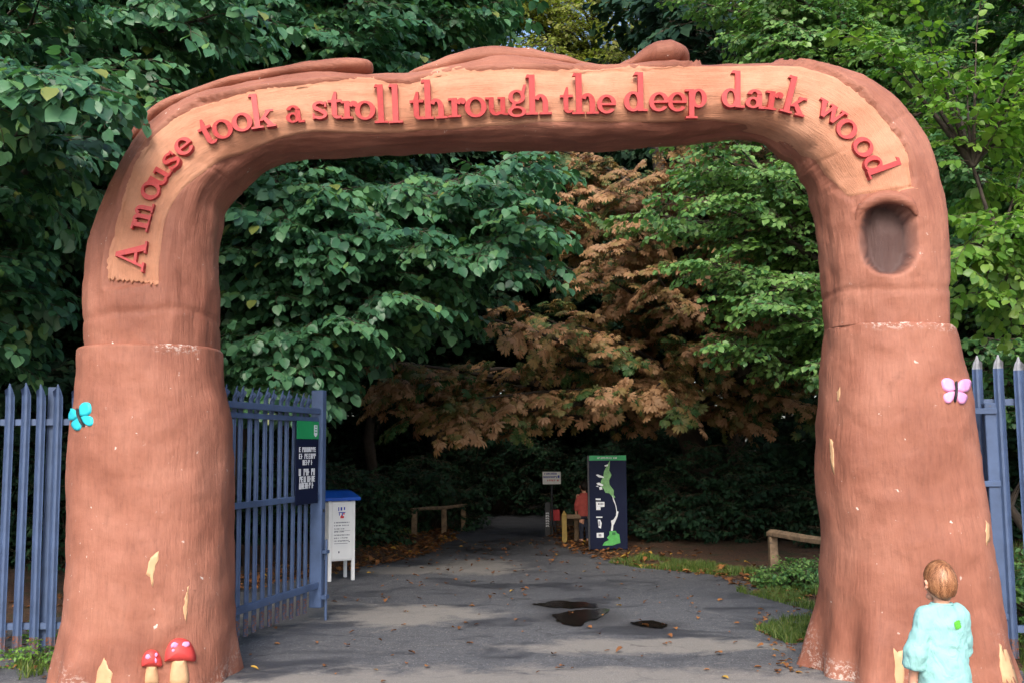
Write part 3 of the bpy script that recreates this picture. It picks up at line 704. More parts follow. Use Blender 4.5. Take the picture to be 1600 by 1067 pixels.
# ================================================================== GATEWAY ARCH
YC = 7.5
ARCH = empty('entrance_arch', (0.1, YC, 0), 'terracotta tree-trunk archway with a cream carved band of red letters over the path', 'archway')
CAM_RT = CAM_R.transposed()
def proj(p):
    q = CAM_RT @ (Vector(p) - CAM_C); return np.array([800 + FPX * q.x / -q.z, 533.5 - FPX * q.y / -q.z])
def w2(px, py): p = at(px, py, YC); return (p.x, p.z)
SEAM = []
def sweep(name, pairs, nst, nth, depth, mat, pexp=2.5, disp=None, wear=None, caps=(True, True), groove=0.014, clampz=None):
    """tube whose outline in the arch's own plane runs through the given pairs of edge points"""
    A = catmull([w2(*p[0]) for p in pairs], nst); B = catmull([w2(*p[1]) for p in pairs], nst)
    D = np.interp(np.linspace(0, 1, nst), np.linspace(0, 1, len(depth)), depth)
    TA = catmull([p[0] for p in pairs], nst); TB = catmull([p[1] for p in pairs], nst)
    for _ in range(4):      # allow for the trunk's own thickness: its outline, not its axis plane, runs through the edge points
        for i in range(nst):
            e = TA[i] - TB[i]; e = e / np.linalg.norm(e); c_ = (A[i] + B[i]) / 2; h_ = (A[i] - B[i]) / 2; mo = mi_ = -1e9
            for k in range(0, 48):
                a = 2 * math.pi * k / 48; c, s_ = math.cos(a), math.sin(a); u = math.copysign(abs(c) ** (2 / pexp), c); v = math.copysign(abs(s_) ** (2 / pexp), s_)
                q = proj((c_[0] + h_[0] * u, YC - D[i] * v, c_[1] + h_[1] * u)); mo = max(mo, (q - TA[i]) @ e); mi_ = max(mi_, (TB[i] - q) @ e)
            hn = h_ / np.linalg.norm(h_); A[i] = A[i] - hn * mo * YC / FPX; B[i] = B[i] + hn * mi_ * YC / FPX
    C = (A + B) / 2; H = (A - B) / 2; arc = np.concatenate([[0], np.cumsum(np.linalg.norm(np.diff(C, axis=0), axis=1))])
    V, UVs, W = [], [], []
    for i in range(nst):
        for k in range(nth):
            a = 2 * math.pi * k / nth; c, s_ = math.cos(a), math.sin(a)
            u = math.copysign(abs(c) ** (2 / pexp), c); v = math.copysign(abs(s_) ** (2 / pexp), s_)
            p = Vector((C[i][0] + H[i][0] * u, YC - D[i] * v, C[i][1] + H[i][1] * u))
            nrm_ = Vector((H[i][0] / (np.linalg.norm(H[i])) * c, -s_, H[i][1] / np.linalg.norm(H[i]) * c)).normalized()
            q = Vector((p.x, p.y, p.z))
            d = 0.022 * fbm(q, 1.7, 3) + 0.008 * fbm(q, 6.0, 3) + groove * fbm((c * 1.3, s_ * 1.3, arc[i] * 0.55), 2.4, 4)
            if disp: d += disp(q, nrm_, i / (nst - 1), a)
            p = p + nrm_ * d
            if clampz is not None: p.z = max(p.z, clampz)
            V.append(p); UVs.append((k / nth * 2, arc[i])); W.append(wear(q, i / (nst - 1)) if wear else 0.0)
    mb = MB(); mb.v = V; uvf = []
    for i in range(nst - 1):
        for k in range(nth):
            k2 = (k + 1) % nth
            mb.f.append((i * nth + k, i * nth + k2, (i + 1) * nth + k2, (i + 1) * nth + k)); mb.mi.append(0)
            u0, u1 = k / nth * 2, (k + 1) / nth * 2
            uvf += [(u0, arc[i]), (u1, arc[i]), (u1, arc[i + 1]), (u0, arc[i + 1])]
    for end, ok in ((0, caps[0]), (nst - 1, caps[1])):
        if ok:
            f = [end * nth + k for k in range(nth)]; mb.f.append(f if end else f[::-1]); mb.mi.append(0)
            uvf += [(0.3, 0.3)] * nth
    me = mb.mesh(name, mat, True)
    uvl = me.uv_layers.new(name='grain'); uvl.data.foreach_set('uv', np.array(uvf, np.float32).ravel())
    wa = me.attributes.new('wear', 'FLOAT', 'POINT'); wa.data.foreach_set('value', W)
    # faces outward?
    cen = Vector((C[nst // 2][0], YC, C[nst // 2][1])); pf = me.polygons[(nst // 2) * nth]
    if pf.normal.dot(pf.center - cen) < 0: me.flip_normals()
    return me

ARCH_PAIRS = [((131, 549), (343, 549)), ((131, 480), (343, 480)), ((135, 415), (341, 420)), ((149, 350), (343, 360)), ((172, 290), (358, 312)), ((205, 228), (385, 285)), ((250, 183), (415, 263)),
    ((310, 152), (448, 252)), ((400, 128), (500, 248)), ((480, 115), (550, 247)), ((585, 116), (610, 245)), ((680, 106), (690, 241)), ((790, 92), (790, 237)), ((935, 102), (900, 235)), ((1030, 95), (1000, 233)),
    ((1130, 94), (1075, 227)), ((1220, 92), (1140, 220)), ((1300, 104), (1190, 225)), ((1365, 130), (1222, 245)), ((1420, 172), (1248, 270)), ((1452, 222), (1263, 300)), ((1470, 285), (1272, 345)),
    ((1480, 350), (1278, 400)), ((1484, 430), (1283, 455)), ((1485, 516), (1286, 516))]
ARCH_D = [0.44, 0.44, 0.42, 0.39, 0.37, 0.36, 0.36, 0.36, 0.37, 0.39, 0.42, 0.44, 0.44]
_pm = sweep('probe', ARCH_PAIRS, 150, 72, ARCH_D, 'bark_paint', 2.5)
PROBE = BVHTree.FromPolygons([v.co.copy() for v in _pm.vertices], [list(p.vertices) for p in _pm.polygons]); bpy.data.meshes.remove(_pm)
def wf(px, py):      # where a mark seen at this pixel lies on the face of the arch (its x and z)
    h = PROBE.ray_cast(CAM_C, ray(px, py))[0]
    if h is None: h = at(px, py, YC - 0.2)
    return (h.x, h.z)
BAND_OUT = [(164, 436), (171, 380), (181, 330), (201, 270), (236, 215), (270, 187), (310, 168), (400, 141), (500, 126), (560, 123), (640, 127), (690, 112), (760, 107), (850, 105), (930, 110), (1000, 106), (1100, 107), (1200, 105), (1265, 111), (1330, 140), (1380, 182), (1415, 235), (1428, 268), (1432, 298)]
BAND_IN = [(249, 446), (250, 400), (257, 350), (274, 312), (305, 282), (350, 252), (390, 237), (440, 217), (500, 207), (560, 210), (640, 208), (700, 204), (770, 199), (840, 193), (900, 190), (970, 192), (1050, 189), (1110, 188), (1165, 194), (1215, 212), (1255, 240), (1284, 268), (1306, 292), (1328, 312)]
NB = 300
bo = np.array([wf(*p) for p in catmull(BAND_OUT, NB)]); bi = np.array([wf(*p) for p in catmull(BAND_IN, NB)])
# wavy edge of the bark over the band
for i in range(NB):
    d = (bo[i] - bi[i]); d /= np.linalg.norm(d)
    bo[i] += d * 0.016 * noise.noise((i * 0.06, 0, 0)) + d * 0.007 * noise.noise((i * 0.31, 3, 0)); bi[i] += d * 0.012 * noise.noise((i * 0.07, 5, 0))
bmid = (bo + bi) / 2
HOLE = [wf(*p) for p in ((1346, 424), (1344, 366), (1353, 335), (1382, 318), (1410, 324), (1428, 346), (1432, 388), (1420, 416), (1385, 428))]
HC = np.mean(np.array(HOLE), 0)
def arch_disp(q, n, t, a):
    d = 0.0
    if q.y < YC:
        P = np.array([q.x, q.z])
        # recess of the carved band, deepest under the bark lip
        j = int(np.argmin(((bmid - P) ** 2).sum(1)))
        ax = bo[j] - bi[j]; L = np.linalg.norm(ax); s_ = ((P - bi[j]) @ ax) / (L * L)
        along = bmid[min(j + 1, NB - 1)] - bmid[max(j - 1, 0)]; along = along / np.linalg.norm(along); off = abs((P - bmid[j]) @ along)
        if off < 0.03 and -0.02 < s_ < 1.10:
            e1 = max(0, min(1, (1.0 - s_) * L / 0.018)); e0 = max(0, min(1, s_ * L / 0.03))
            d -= 0.040 * min(e1, e0) * (0.45 + 0.55 * s_)
            if s_ > 1.0: d += 0.012 * (1.1 - s_) / 0.1
        # hollow in the right-hand trunk
        u = (abs(q.x - HC[0]) / 0.185) ** 2.4 + (abs(q.z - HC[1]) / 0.255) ** 2.4
        if u < 1.1: d -= 0.15 * max(0, min(1, (1.08 - u) / 0.22))
    # worn folds on the inside of the bends
    for tc_, k_ in ((0.030, 0.010), (0.968, 0.012), (0.80, 0.006), (0.20, 0.006)):
        d -= k_ * math.exp(-((t - tc_ + 0.004 * math.sin(2 * a + tc_ * 9) + 0.002 * noise.noise((a * 2, tc_, 0))) / 0.0022) ** 2)
    for (fx, fz, s0) in FOLDS:
        r2 = ((q.x - fx) ** 2 + (q.z - fz) ** 2)
        if r2 < 0.3: d -= 0.035 * math.exp(-r2 / 0.006) ; d += 0.02 * math.exp(-r2 / 0.05)
    return d
FOLDS = [(*w2(395, 300), 0), (*w2(350, 330), 0), (*w2(1248, 250), 0), (*w2(1262, 290), 0)]
arch_me = sweep('arch_beam', ARCH_PAIRS, 420, 128, ARCH_D, 'bark_paint', 2.5, arch_disp,
                wear=lambda q, t: 0.0)
_so = arch_me.attributes.new('hollow_shade', 'FLOAT', 'POINT')
def _hollow_shade(v):  # painted shading: darkest inside the hollow, fading out past its rim
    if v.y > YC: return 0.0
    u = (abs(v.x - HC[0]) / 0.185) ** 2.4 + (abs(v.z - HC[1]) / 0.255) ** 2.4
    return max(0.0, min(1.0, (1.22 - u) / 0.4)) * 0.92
_so.data.foreach_set('value', [_hollow_shade(v.co) for v in arch_me.vertices])
arch_o = world_link('arch_beam', arch_me, ARCH)
def rim(q, t):   # chipped paint on the ledge where the lower trunk meets the upper part and at the foot
    g = noise.noise(q * 2.6)
    return max(0.0, 1.0 - t / 0.045) * max(0.0, min(1.0, (g + 0.05) * 4)) + (max(0.0, (t - 0.86) / 0.14) * max(0.0, min(0.8, g * 3)))
def lower_disp(ph):
    def f(q, n, t, a):
        d = 0.0
        d -= 0.014 * max(0.0, 1 - t / 0.012) - 0.006 * noise.noise((q.x * 5, q.y * 5, 0)) * max(0.0, 1 - t / 0.05)
        fl = max(0.0, (t - 0.78) / 0.22)
        d += fl ** 1.6 * (0.10 * max(0, math.cos(5 * a + ph)) + 0.03 * math.cos(11 * a + ph * 2))
        d += 0.004 * math.sin(9 * a + 3 * fbm(q, 0.8, 2)) * (0.4 + 0.6 * t)
        return d
    return f
L_PAIRS = [((119, 548), (347, 545)), ((116, 600), (352, 605)), ((110, 660), (361, 665)), ((106, 730), (364, 735)), ((104, 800), (366, 805)), ((104, 880), (366, 885)), ((97, 945), (367, 950)), ((88, 1000), (368, 1005)), ((76, 1062), (370, 1062))]
R_PAIRS = [((1286, 513), (1494, 516)), ((1284, 560), (1507, 570)), ((1278, 620), (1518, 620)), ((1273, 690), (1530, 690)), ((1275, 760), (1540, 760)), ((1281, 830), (1549, 830)), ((1280, 900), (1560, 900)), ((1277, 960), (1573, 960)), ((1270, 1050), (1592, 1050))]
ltr = sweep('trunk_base', L_PAIRS, 170, 110, [0.47, 0.50, 0.53, 0.55, 0.58, 0.60, 0.62], 'bark_paint', 2.35, lower_disp(0.5), wear=rim, groove=0.007)
rtr = sweep('trunk_base', R_PAIRS, 170, 110, [0.46, 0.49, 0.53, 0.55, 0.58, 0.60, 0.62], 'bark_paint', 2.35, lower_disp(1.4), wear=rim, groove=0.007)
world_link('trunk_base', ltr, ARCH)['label'] = 'left trunk foot of the archway'
world_link('trunk_base', rtr, ARCH)['label'] = 'right trunk foot of the archway'
# ridges of bark lying along the top
def ridge(pts, rad, name='bark_ridge'):
    P = catmull([(*w2(x, y), dy) for x, y, dy in pts], 40); rr = np.interp(np.linspace(0, 1, 40), np.linspace(0, 1, len(rad)), rad)
    mb = MB(); mb.tube([(p[0], YC + p[2], p[1]) for p in P], [(r * 1.9, r) for r in rr], 20, up=Vector((0, 0, 1)))
    mb.v = [Vector(v) + Vector((0, 0, 1)) * 0.018 * fbm(v, 4, 3) for v in mb.v]
    me = mb.mesh(name, 'bark_paint', True)
    uvl = me.uv_layers.new(name='grain')
    co = [me.vertices[l.vertex_index].co for l in me.loops]
    uvl.data.foreach_set('uv', np.array([(c.y * 1.5 + c.z, c.x) for c in co], np.float32).ravel())
    me.attributes.new('wear', 'FLOAT', 'POINT')
    world_link(name, me, ARCH)
ridge([(215, 222, -.1), (258, 182, -.1), (330, 150, -.1), (420, 128, -.1), (500, 115, -.08), (565, 109, -.05), (583, 109, -.05)], [0.03, 0.05, 0.05, 0.05, 0.06, 0.058, 0.03])
ridge([(640, 124, -.05), (690, 110, -.05), (760, 100, -.05), (830, 100, -.05), (900, 106, -.05), (945, 112, -.05)], [0.02, 0.06, 0.085, 0.075, 0.04, 0.02])
ridge([(955, 112, 0), (990, 102, 0), (1020, 94, 0), (1045, 92, 0), (1062, 94, 0), (1070, 104, 0)], [0.02, 0.055, 0.11, 0.115, 0.085, 0.03])
# carved cream band
SURF = BVHTree.FromPolygons([v.co.copy() for v in arch_me.vertices], [list(p.vertices) for p in arch_me.polygons])
LSURF = BVHTree.FromPolygons([v.co.copy() for v in ltr.vertices], [list(p.vertices) for p in ltr.polygons])
RSURF = BVHTree.FromPolygons([v.co.copy() for v in rtr.vertices], [list(p.vertices) for p in rtr.polygons])
def hit(tree_, x, z):
    h = tree_.ray_cast(Vector((x, YC - 3, z)), Vector((0, 1, 0)))
    return (h[0], h[1]) if h[0] is not None else (None, None)
KB = 30; mb = MB(); uvf = []; GR = []
for i in range(NB):
    for k in range(KB + 1):
        s_ = -0.03 + 1.06 * k / KB
        e = bi[i] + (bo[i] - bi[i]) * s_
        # ragged torn lower end of the band on the left
        if i < 4:
            along = bmid[4] - bmid[0]; along = along / np.linalg.norm(along)
            e = e + along * (-0.02 + 0.035 * abs(math.sin(k * 1.9)) + 0.02 * noise.noise((k * 0.9, 0, 0))) * (4 - i) / 4
        GR.append(e)
for i in range(NB):
    keep = None
    for k in range(KB + 1):
        e = GR[i * (KB + 1) + k]; s_ = -0.03 + 1.06 * k / KB
        p, n_ = hit(SURF, e[0], e[1])
        if p is None: p, n_ = Vector((e[0], YC - 0.1, e[1])), Vector((0, -1, 0))
        if n_.y > 0: n_ = -n_
        if s_ > 0.93 and keep is not None: p = Vector((e[0], keep, e[1]))      # the sheet runs on under the lip of bark
        else: keep = p.y
        w_ = min(1.0, max(0.0, (s_ + 0.03) / 0.07))
        w_ *= min(1.0, (NB - 1 - i) / 5.0)
        ext = -0.016 + 0.030 * w_ + 0.009 * fbm((e[0], e[1], 0), 2.2, 3) * w_ + 0.003 * fbm((e[0] * .6, e[1] * 2.2, 2), 4.0, 3) * w_
        mb.v.append(p + n_ * ext)
for i in range(NB - 1):
    for k in range(KB):
        a0 = i * (KB + 1) + k; mb.f.append((a0, a0 + KB + 1, a0 + KB + 2, a0 + 1)); mb.mi.append(0)
        uvf += [(k / KB * 1.2, i * 0.03), (k / KB * 1.2, i * 0.03 + 0.03), ((k + 1) / KB * 1.2, i * 0.03 + 0.03), ((k + 1) / KB * 1.2, i * 0.03)]
band_me = mb.mesh('carved_band', 'cream_paint', True)
band_me.uv_layers.new(name='grain').data.foreach_set('uv', np.array(uvf, np.float32).ravel())
if band_me.polygons[1000].normal.y > 0: band_me.flip_normals()
band_o = world_link('carved_band', band_me, ARCH)
sol = band_o.modifiers.new('thickness', 'SOLIDIFY'); sol.thickness = 0.02; sol.offset = -1
BAND = BVHTree.FromPolygons([v.co.copy() for v in band_me.vertices], [list(p.vertices) for p in band_me.polygons])
# brow over the hollow
mb = MB(); P = catmull([wf(*p) for p in ((1339, 346), (1345, 330), (1357, 317), (1382, 308), (1408, 312), (1424, 323), (1432, 338))], 34)
pts = []
for p in P:
    h, n_ = hit(SURF, HC[0] + (p[0] - HC[0]) * 1.28, HC[1] + (p[1] - HC[1]) * 1.22); pts.append((p[0], (h.y if h else YC - .35) - 0.022, p[1]))
ys_ = np.array([p[1] for p in pts]); ys_ = np.convolve(np.pad(ys_, 4, 'edge'), np.ones(9) / 9, 'valid')
mb.tube([(p[0], y, p[2]) for p, y in zip(pts, ys_)], [0.006 + 0.042 * math.sin(math.pi * i / 33) ** 0.8 for i in range(34)], 14, up=Vector((0, 1, 0)))
me = mb.mesh('hollow_brow', 'bark_paint', True); uvl = me.uv_layers.new(name='grain'); uvl.data.foreach_set('uv', np.array([(me.vertices[l.vertex_index].co.z, me.vertices[l.vertex_index].co.x) for l in me.loops], np.float32).ravel())
me.attributes.new('wear', 'FLOAT', 'POINT'); world_link('hollow_brow', me, ARCH)

# ---- letters: hand-cut slab serif glyphs, x-height 1
def ring(cx, cy, rx, ry, tx, ty, a0=0.0, a1=360.0, n=28):
    out = []; A = [R(a0 + (a1 - a0) * i / n) for i in range(n + 1)]
    for i in range(n):
        q = []
        for a, (ax_, ay_) in ((A[i], (rx, ry)), (A[i + 1], (rx, ry)), (A[i + 1], (rx - tx, ry - ty)), (A[i], (rx - tx, ry - ty))):
            q.append((cx + ax_ * math.cos(a), cy + ay_ * math.sin(a)))
        out.append(q)
    return ('ring', [(cx + rx * math.cos(a), cy + ry * math.sin(a)) for a in A], [(cx + (rx - tx) * math.cos(a), cy + (ry - ty) * math.sin(a)) for a in A], abs(a1 - a0) >= 359.9)
def rc(x0, y0, x1, y1): return ('poly', [(x0, y0), (x1, y0), (x1, y1), (x0, y1)])
def pg(*p): return ('poly', list(p))
ST, SF = 0.30, 0.11
GL = {
 'o': (1.12, [ring(.56, .5, .56, .52, .27, .13)]),
 'e': (1.05, [ring(.54, .5, .53, .52, .26, .13, 15, 325), rc(.22, .44, 1.05, .56), pg((.80, .56), (1.06, .56), (1.03, .68), (.78, .68))]),
 'a': (1.02, [ring(.46, .68, .40, .33, .25, .13, 10, 165), rc(.58, .08, .86, .70), ring(.40, .30, .40, .30, .24, .11), pg((.70, -.02), (1.06, -.02), (1.06, .11), (.70, .11))]),
 's': (0.88, [ring(.44, .73, .40, .29, .20, .14, 25, 255), ring(.44, .27, .42, .29, .21, .14, -155, 90), pg((.12, .62), (.30, .74), (.78, .38), (.62, .26)), rc(.72, .66, .84, .98), rc(.03, .02, .15, .34)]),
 't': (0.72, [rc(.18, .16, .46, 1.0), pg((.18, 1.0), (.46, 1.0), (.46, 1.42), (.34, 1.42)), rc(-.02, .86, .72, 1.0), ring(.47, .27, .29, .29, .28, .15, 180, 300), pg((.46, -.02), (.62, 0), (.74, .13), (.46, .13))]),
 'l': (0.60, [rc(.15, 0, .15 + ST, 2.0), pg((-.02, 1.86), (.16, 1.86), (.16, 2.02), (.06, 2.02)), rc(-.05, 0, .66, SF)]),
 'h': (1.25, [rc(.15, 0, .15 + ST, 2.0), pg((-.02, 1.86), (.16, 1.86), (.16, 2.02), (.06, 2.02)), rc(-.05, 0, .58, SF), ring(.72, .56, .38, .46, .28, .16, 0, 150), rc(.82, 0, 1.10, .60), rc(.66, 0, 1.28, SF)]),
 'r': (0.85, [rc(.15, 0, .15 + ST, 1.0), rc(-.05, 0, .62, SF), rc(-.03, .88, .30, 1.0), ring(.68, .58, .30, .42, .22, .2, 60, 160), ring(.76, .82, .15, .16, .149, .159)]),
 'k': (1.25, [rc(.15, 0, .15 + ST, 2.0), pg((-.02, 1.86), (.16, 1.86), (.16, 2.02), (.06, 2.02)), rc(-.05, 0, .62, SF), pg((.42, .40), (.62, .40), (1.10, .92), (.90, .96)), pg((.56, .58), (.76, .66), (1.22, .08), (.90, .06)), rc(.80, .88, 1.24, 1.0), rc(.78, 0, 1.30, SF)]),
 'm': (1.75, [rc(.15, 0, .43, 1.0), rc(-.04, .88, .28, 1.0), rc(-.05, 0, .58, SF), ring(.62, .58, .34, .44, .26, .16, 0, 150), rc(.70, 0, .96, .62), rc(.62, 0, 1.08, SF), ring(1.16, .58, .34, .44, .26, .16, 0, 150), rc(1.24, 0, 1.50, .62), rc(1.14, 0, 1.70, SF)]),
 'u': (1.22, [rc(.15, .38, .43, 1.0), rc(-.05, .88, .30, 1.0), ring(.56, .42, .41, .44, .28, .16, 180, 320), rc(.80, .05, 1.08, 1.0), rc(.64, .88, .92, 1.0), rc(.94, 0, 1.26, SF)]),
 'd': (1.22, [ring(.48, .5, .48, .52, .27, .13), rc(.72, 0, 1.0, 2.0), pg((.50, 1.86), (.74, 1.86), (.74, 2.02), (.60, 2.02)), rc(.86, 0, 1.22, SF)]),
 'p': (1.22, [ring(.70, .5, .46, .52, .27, .13), rc(.18, -.55, .46, 1.0), rc(-.03, .88, .30, 1.0), rc(.0, -.60, .64, -.60 + SF)]),
 'g': (1.05, [ring(.48, .60, .46, .38, .24, .12), ring(.48, -.20, .50, .30, .22, .12), pg((.16, .02), (.40, .02), (.44, .26), (.24, .26)), pg((.72, .84), (.90, .78), (1.02, 1.26), (.86, 1.26))]),
 'w': (1.75, [pg((.05, 1.0), (.36, 1.0), (.68, 0), (.48, 0)), pg((.48, 0), (.66, 0), (.98, 1.0), (.82, 1.0)), pg((.70, 1.0), (1.0, 1.0), (1.28, 0), (1.10, 0)), pg((1.10, 0), (1.28, 0), (1.62, 1.0), (1.46, 1.0)), rc(-.06, .88, .46, 1.0), rc(1.32, .88, 1.76, 1.0), rc(.62, .89, 1.08, 1.0)]),
 'A': (1.5, [pg((.66, 1.5), (.90, 1.5), (1.42, 0), (1.08, 0)), pg((.16, 0), (.30, 0), (.82, 1.46), (.70, 1.46)), rc(.40, .42, 1.10, .56), rc(-.02, 0, .46, SF), rc(.94, 0, 1.56, SF)]),
}
def glyph_mesh(ch):
    w, parts = GL[ch]; mb = MB()
    for i, p in enumerate(parts):
        z1 = 1.0 - 0.018 * i; z0 = -0.4
        if p[0] == 'poly':
            q = p[1]; ar = sum(q[j][0] * q[(j + 1) % len(q)][1] - q[(j + 1) % len(q)][0] * q[j][1] for j in range(len(q)))
            mb.prism(q if ar > 0 else q[::-1], z0, z1)
        else:
            O, I, full = p[1], p[2], p[3]; n = len(O)
            V = [(*q, z0) for q in O] + [(*q, z0) for q in I] + [(*q, z1) for q in O] + [(*q, z1) for q in I]; F = []
            for j in range(n - 1):
                F += [(2 * n + j, 2 * n + j + 1, 3 * n + j + 1, 3 * n + j), (j + 1, j, n + j, n + j + 1), (j, j + 1, 2 * n + j + 1, 2 * n + j), (n + j + 1, n + j, 3 * n + j, 3 * n + j + 1)]
            if not full: F += [(0, 2 * n, 3 * n, n), (n - 1, 2 * n - 1, 4 * n - 1, 3 * n - 1)]
            mb.add(V, F)
    return mb.mesh('letter', 'letter_red'), w
TEXT = [('A', 228.5, 404.5, 85, 31), ('m', 236.5, 342, 78, 26), ('o', 248.5, 305, 68, 28), ('u', 261, 285, 60, 26), ('s', 280, 263, 50, 28), ('e', 297, 242, 41, 28),
 ('t', 331, 226, 27, 29), ('o', 352, 216.5, 20, 29), ('o', 382, 207, 15, 29), ('k', 413, 203, 9, 29), ('a', 461, 192.5, 6, 27),
 ('s', 500, 188, 4, 28), ('t', 524, 187, 3, 30), ('r', 546, 187, 2, 28), ('o', 571, 188, 2, 29), ('l', 595, 193, 2, 30), ('l', 618, 193.5, 2, 31),
 ('t', 652, 187, 2, 30), ('h', 679, 187, 2, 31), ('r', 714, 184, 2, 30), ('o', 743, 183.5, 2, 31), ('u', 776, 180, 1, 28), ('g', 808, 170, 1, 29), ('h', 841, 180, 1, 31.5),
 ('t', 885, 177, 1, 28), ('h', 914, 179, 1, 32), ('e', 946, 179, 0, 29), ('d', 992, 175.5, 0, 31), ('e', 1028, 175.5, 0, 29.5), ('e', 1056, 175.5, 0, 29.5), ('p', 1087, 169.5, 0, 29),
 ('d', 1143, 170.5, -2, 30.5), ('a', 1178, 171, -4, 30), ('r', 1205, 172.5, -8, 29), ('k', 1235, 179.5, -15, 30), ('w', 1288, 190, -34, 28), ('o', 1311, 214, -42, 30), ('o', 1334, 240, -55, 30), ('d', 1350, 266, -70, 29)]
GM = {}
for ch, bx, by, ang, xh in TEXT:
    if ch not in GM: GM[ch] = glyph_mesh(ch)
    me, w = GM[ch]
    mpp = YC / FPX * 0.965            # metres per pixel on the face of the band
    a = R(ang); cx, cz = wf(bx + -math.sin(a) * xh * 0.5, by - math.cos(a) * xh * 0.5)
    p, n_ = hit(BAND, cx, cz)
    if p is None: p, n_ = hit(SURF, cx, cz)
    n_ = (n_ if n_.y < 0 else -n_); nn = (n_ * 0.55 + Vector((0, -1, 0)) * 0.45).normalized()
    rdir = Vector((math.cos(a), 0, math.sin(a))); rdir = (rdir - nn * rdir.dot(nn)).normalized(); udir = nn.cross(rdir).normalized()
    s = xh * mpp
    o = link('letter', me, ARCH)
    base = p - udir * s * 0.5 - rdir * s * (w * 0.5 - 0.03)
    dz = 0.036
    M = Matrix((( rdir.x * s, udir.x * s, nn.x * dz, base.x), (rdir.y * s, udir.y * s, nn.y * dz, base.y), (rdir.z * s, udir.z * s, nn.z * dz, base.z), (0, 0, 0, 1)))
    o.matrix_world = M; PEND.append(o); bevel(o, 0.0025, 1)

# ---- relief ornaments on the trunks
def relief(name, surf, poly, h, mat, dome=0.5, label=None, base=0.0, sharp=False):
    """raised shape modelled onto the trunk: poly in photo pixels, h its height"""
    P = np.array(poly, float)
    Q = catmull(list(map(tuple, P)) + [tuple(P[0])], max(24, len(P) * 4))[:-1]
    if sharp:
        Q = np.array([P[i] + (P[(i + 1) % len(P)] - P[i]) * k / 4 for i in range(len(P)) for k in range(4)]); Q += np.array([[noise.noise((q[0] * .35, q[1] * .35, 1)) * 2.2, noise.noise((q[0] * .35, q[1] * .35, 8)) * 2.2] for q in Q])
    c = Q.mean(0); RN = 5; mb = MB(); n = len(Q)
    def sp(x, y, lift):
        p, n_ = surf.ray_cast(CAM_C, ray(x, y))[:2]
        if p is None: p, n_ = surf.find_nearest(at(x, y, YC - 0.3))[:2]
        if n_.dot(p - CAM_C) > 0: n_ = -n_
        return p + n_ * lift
    for r in range(RN + 1):
        f = 1 - r / RN
        for q in Q:
            lift = base + (-0.01 if r == 0 else h * (1 - (f ** 2) * dome) if r > 0 else 0)
            ff = 1.0 if r == 0 else f * 0.97 + 0.03 * f
            if r == 1: ff = 0.985; lift = base + h * (1 - dome)
            if r == RN: ff = 0.02
            mb.v.append(sp(c[0] + (q[0] - c[0]) * ff, c[1] + (q[1] - c[1]) * ff, lift))
    for r in range(RN):
        for k in range(n):
            k2 = (k + 1) % n; mb.f.append((r * n + k, r * n + k2, (r + 1) * n + k2, (r + 1) * n + k)); mb.mi.append(0)
    mb.f.append([RN * n + k for k in range(n)]); mb.mi.append(0)
    me = mb.mesh(name, mat, True)
    if sum(p.normal.y for p in me.polygons) > 0: me.flip_normals()
    return world_link(name, me, ARCH)
def circ(x, y, rx, ry=None, n=10): ry = ry or rx; return [(x + rx * math.cos(6.2832 * i / n), y + ry * math.sin(6.2832 * i / n)) for i in range(n)]
def nest(child, parent): child.parent = parent; return child
def toadstool(cx, top, capw, caph, stemw, bottom):
    stem = relief('toadstool_stem', LSURF, [(cx - stemw * .42, top + caph * .8), (cx + stemw * .42, top + caph * .8), (cx + stemw * .45, (top + bottom) / 2), (cx + stemw * .55, bottom), (cx - stemw * .55, bottom), (cx - stemw * .45, (top + bottom) / 2)], 0.03, 'ivory_paint', 0.6)
    cap = relief('toadstool_cap', LSURF, [(cx - capw * .5, top + caph), (cx - capw * .48, top + caph * .6), (cx - capw * .3, top + caph * .15), (cx, top), (cx + capw * .3, top + caph * .15), (cx + capw * .48, top + caph * .6), (cx + capw * .5, top + caph), (cx + capw * .2, top + caph * .98), (cx - capw * .2, top + caph * .98)], 0.05, 'red_cap', 0.5)
    return cap
c1 = toadstool(237, 1014, 32, 26, 18, 1068)
for q in ((232, 1023, 4), (242, 1029, 4.5), (244, 1020, 3)): nest(relief('cap_spot', LSURF, circ(*q), 0.006, 'pink_paint', 0.5, base=0.042), c1)
c2 = toadstool(280, 996, 45, 36, 24, 1068)
for q in ((271, 1006, 5), (287, 1007, 5), (280, 1016, 3.4), (270, 1015, 2.5)): nest(relief('cap_spot', LSURF, circ(*q), 0.006, 'pink_paint', 0.5, base=0.042), c2)
# butterflies
def butterfly(surf, cx, cy, s, rot, mat):
    def T(pts):
        c, s_ = math.cos(rot), math.sin(rot)
        return [(cx + (x * c - y * s_) * s, cy + (x * s_ + y * c) * s) for x, y in pts]
    up = [(0.06, -0.1), (0.25, -0.75), (0.7, -0.95), (1.0, -0.7), (0.85, -0.15), (0.45, 0.02)]
    lo = [(0.06, -0.02), (0.5, 0.05), (0.8, 0.3), (0.65, 0.75), (0.35, 0.8), (0.12, 0.45)]
    bd = relief('butterfly_body', surf, T(circ(0, 0, 0.09, 0.75)), 0.03, 'black_paint', 0.5)
    for sx in (-1, 1):
        nest(relief('butterfly_wing', surf, T([(x * sx, y) for x, y in up]), 0.018, mat, 0.12), bd)
        nest(relief('butterfly_wing', surf, T([(x * sx, y) for x, y in lo]), 0.015, mat, 0.12), bd)
butterfly(LSURF, 127, 652, 21, -0.35, 'cyan_paint')
butterfly(RSURF, 1492, 612, 22, 0.05, 'pink_paint')
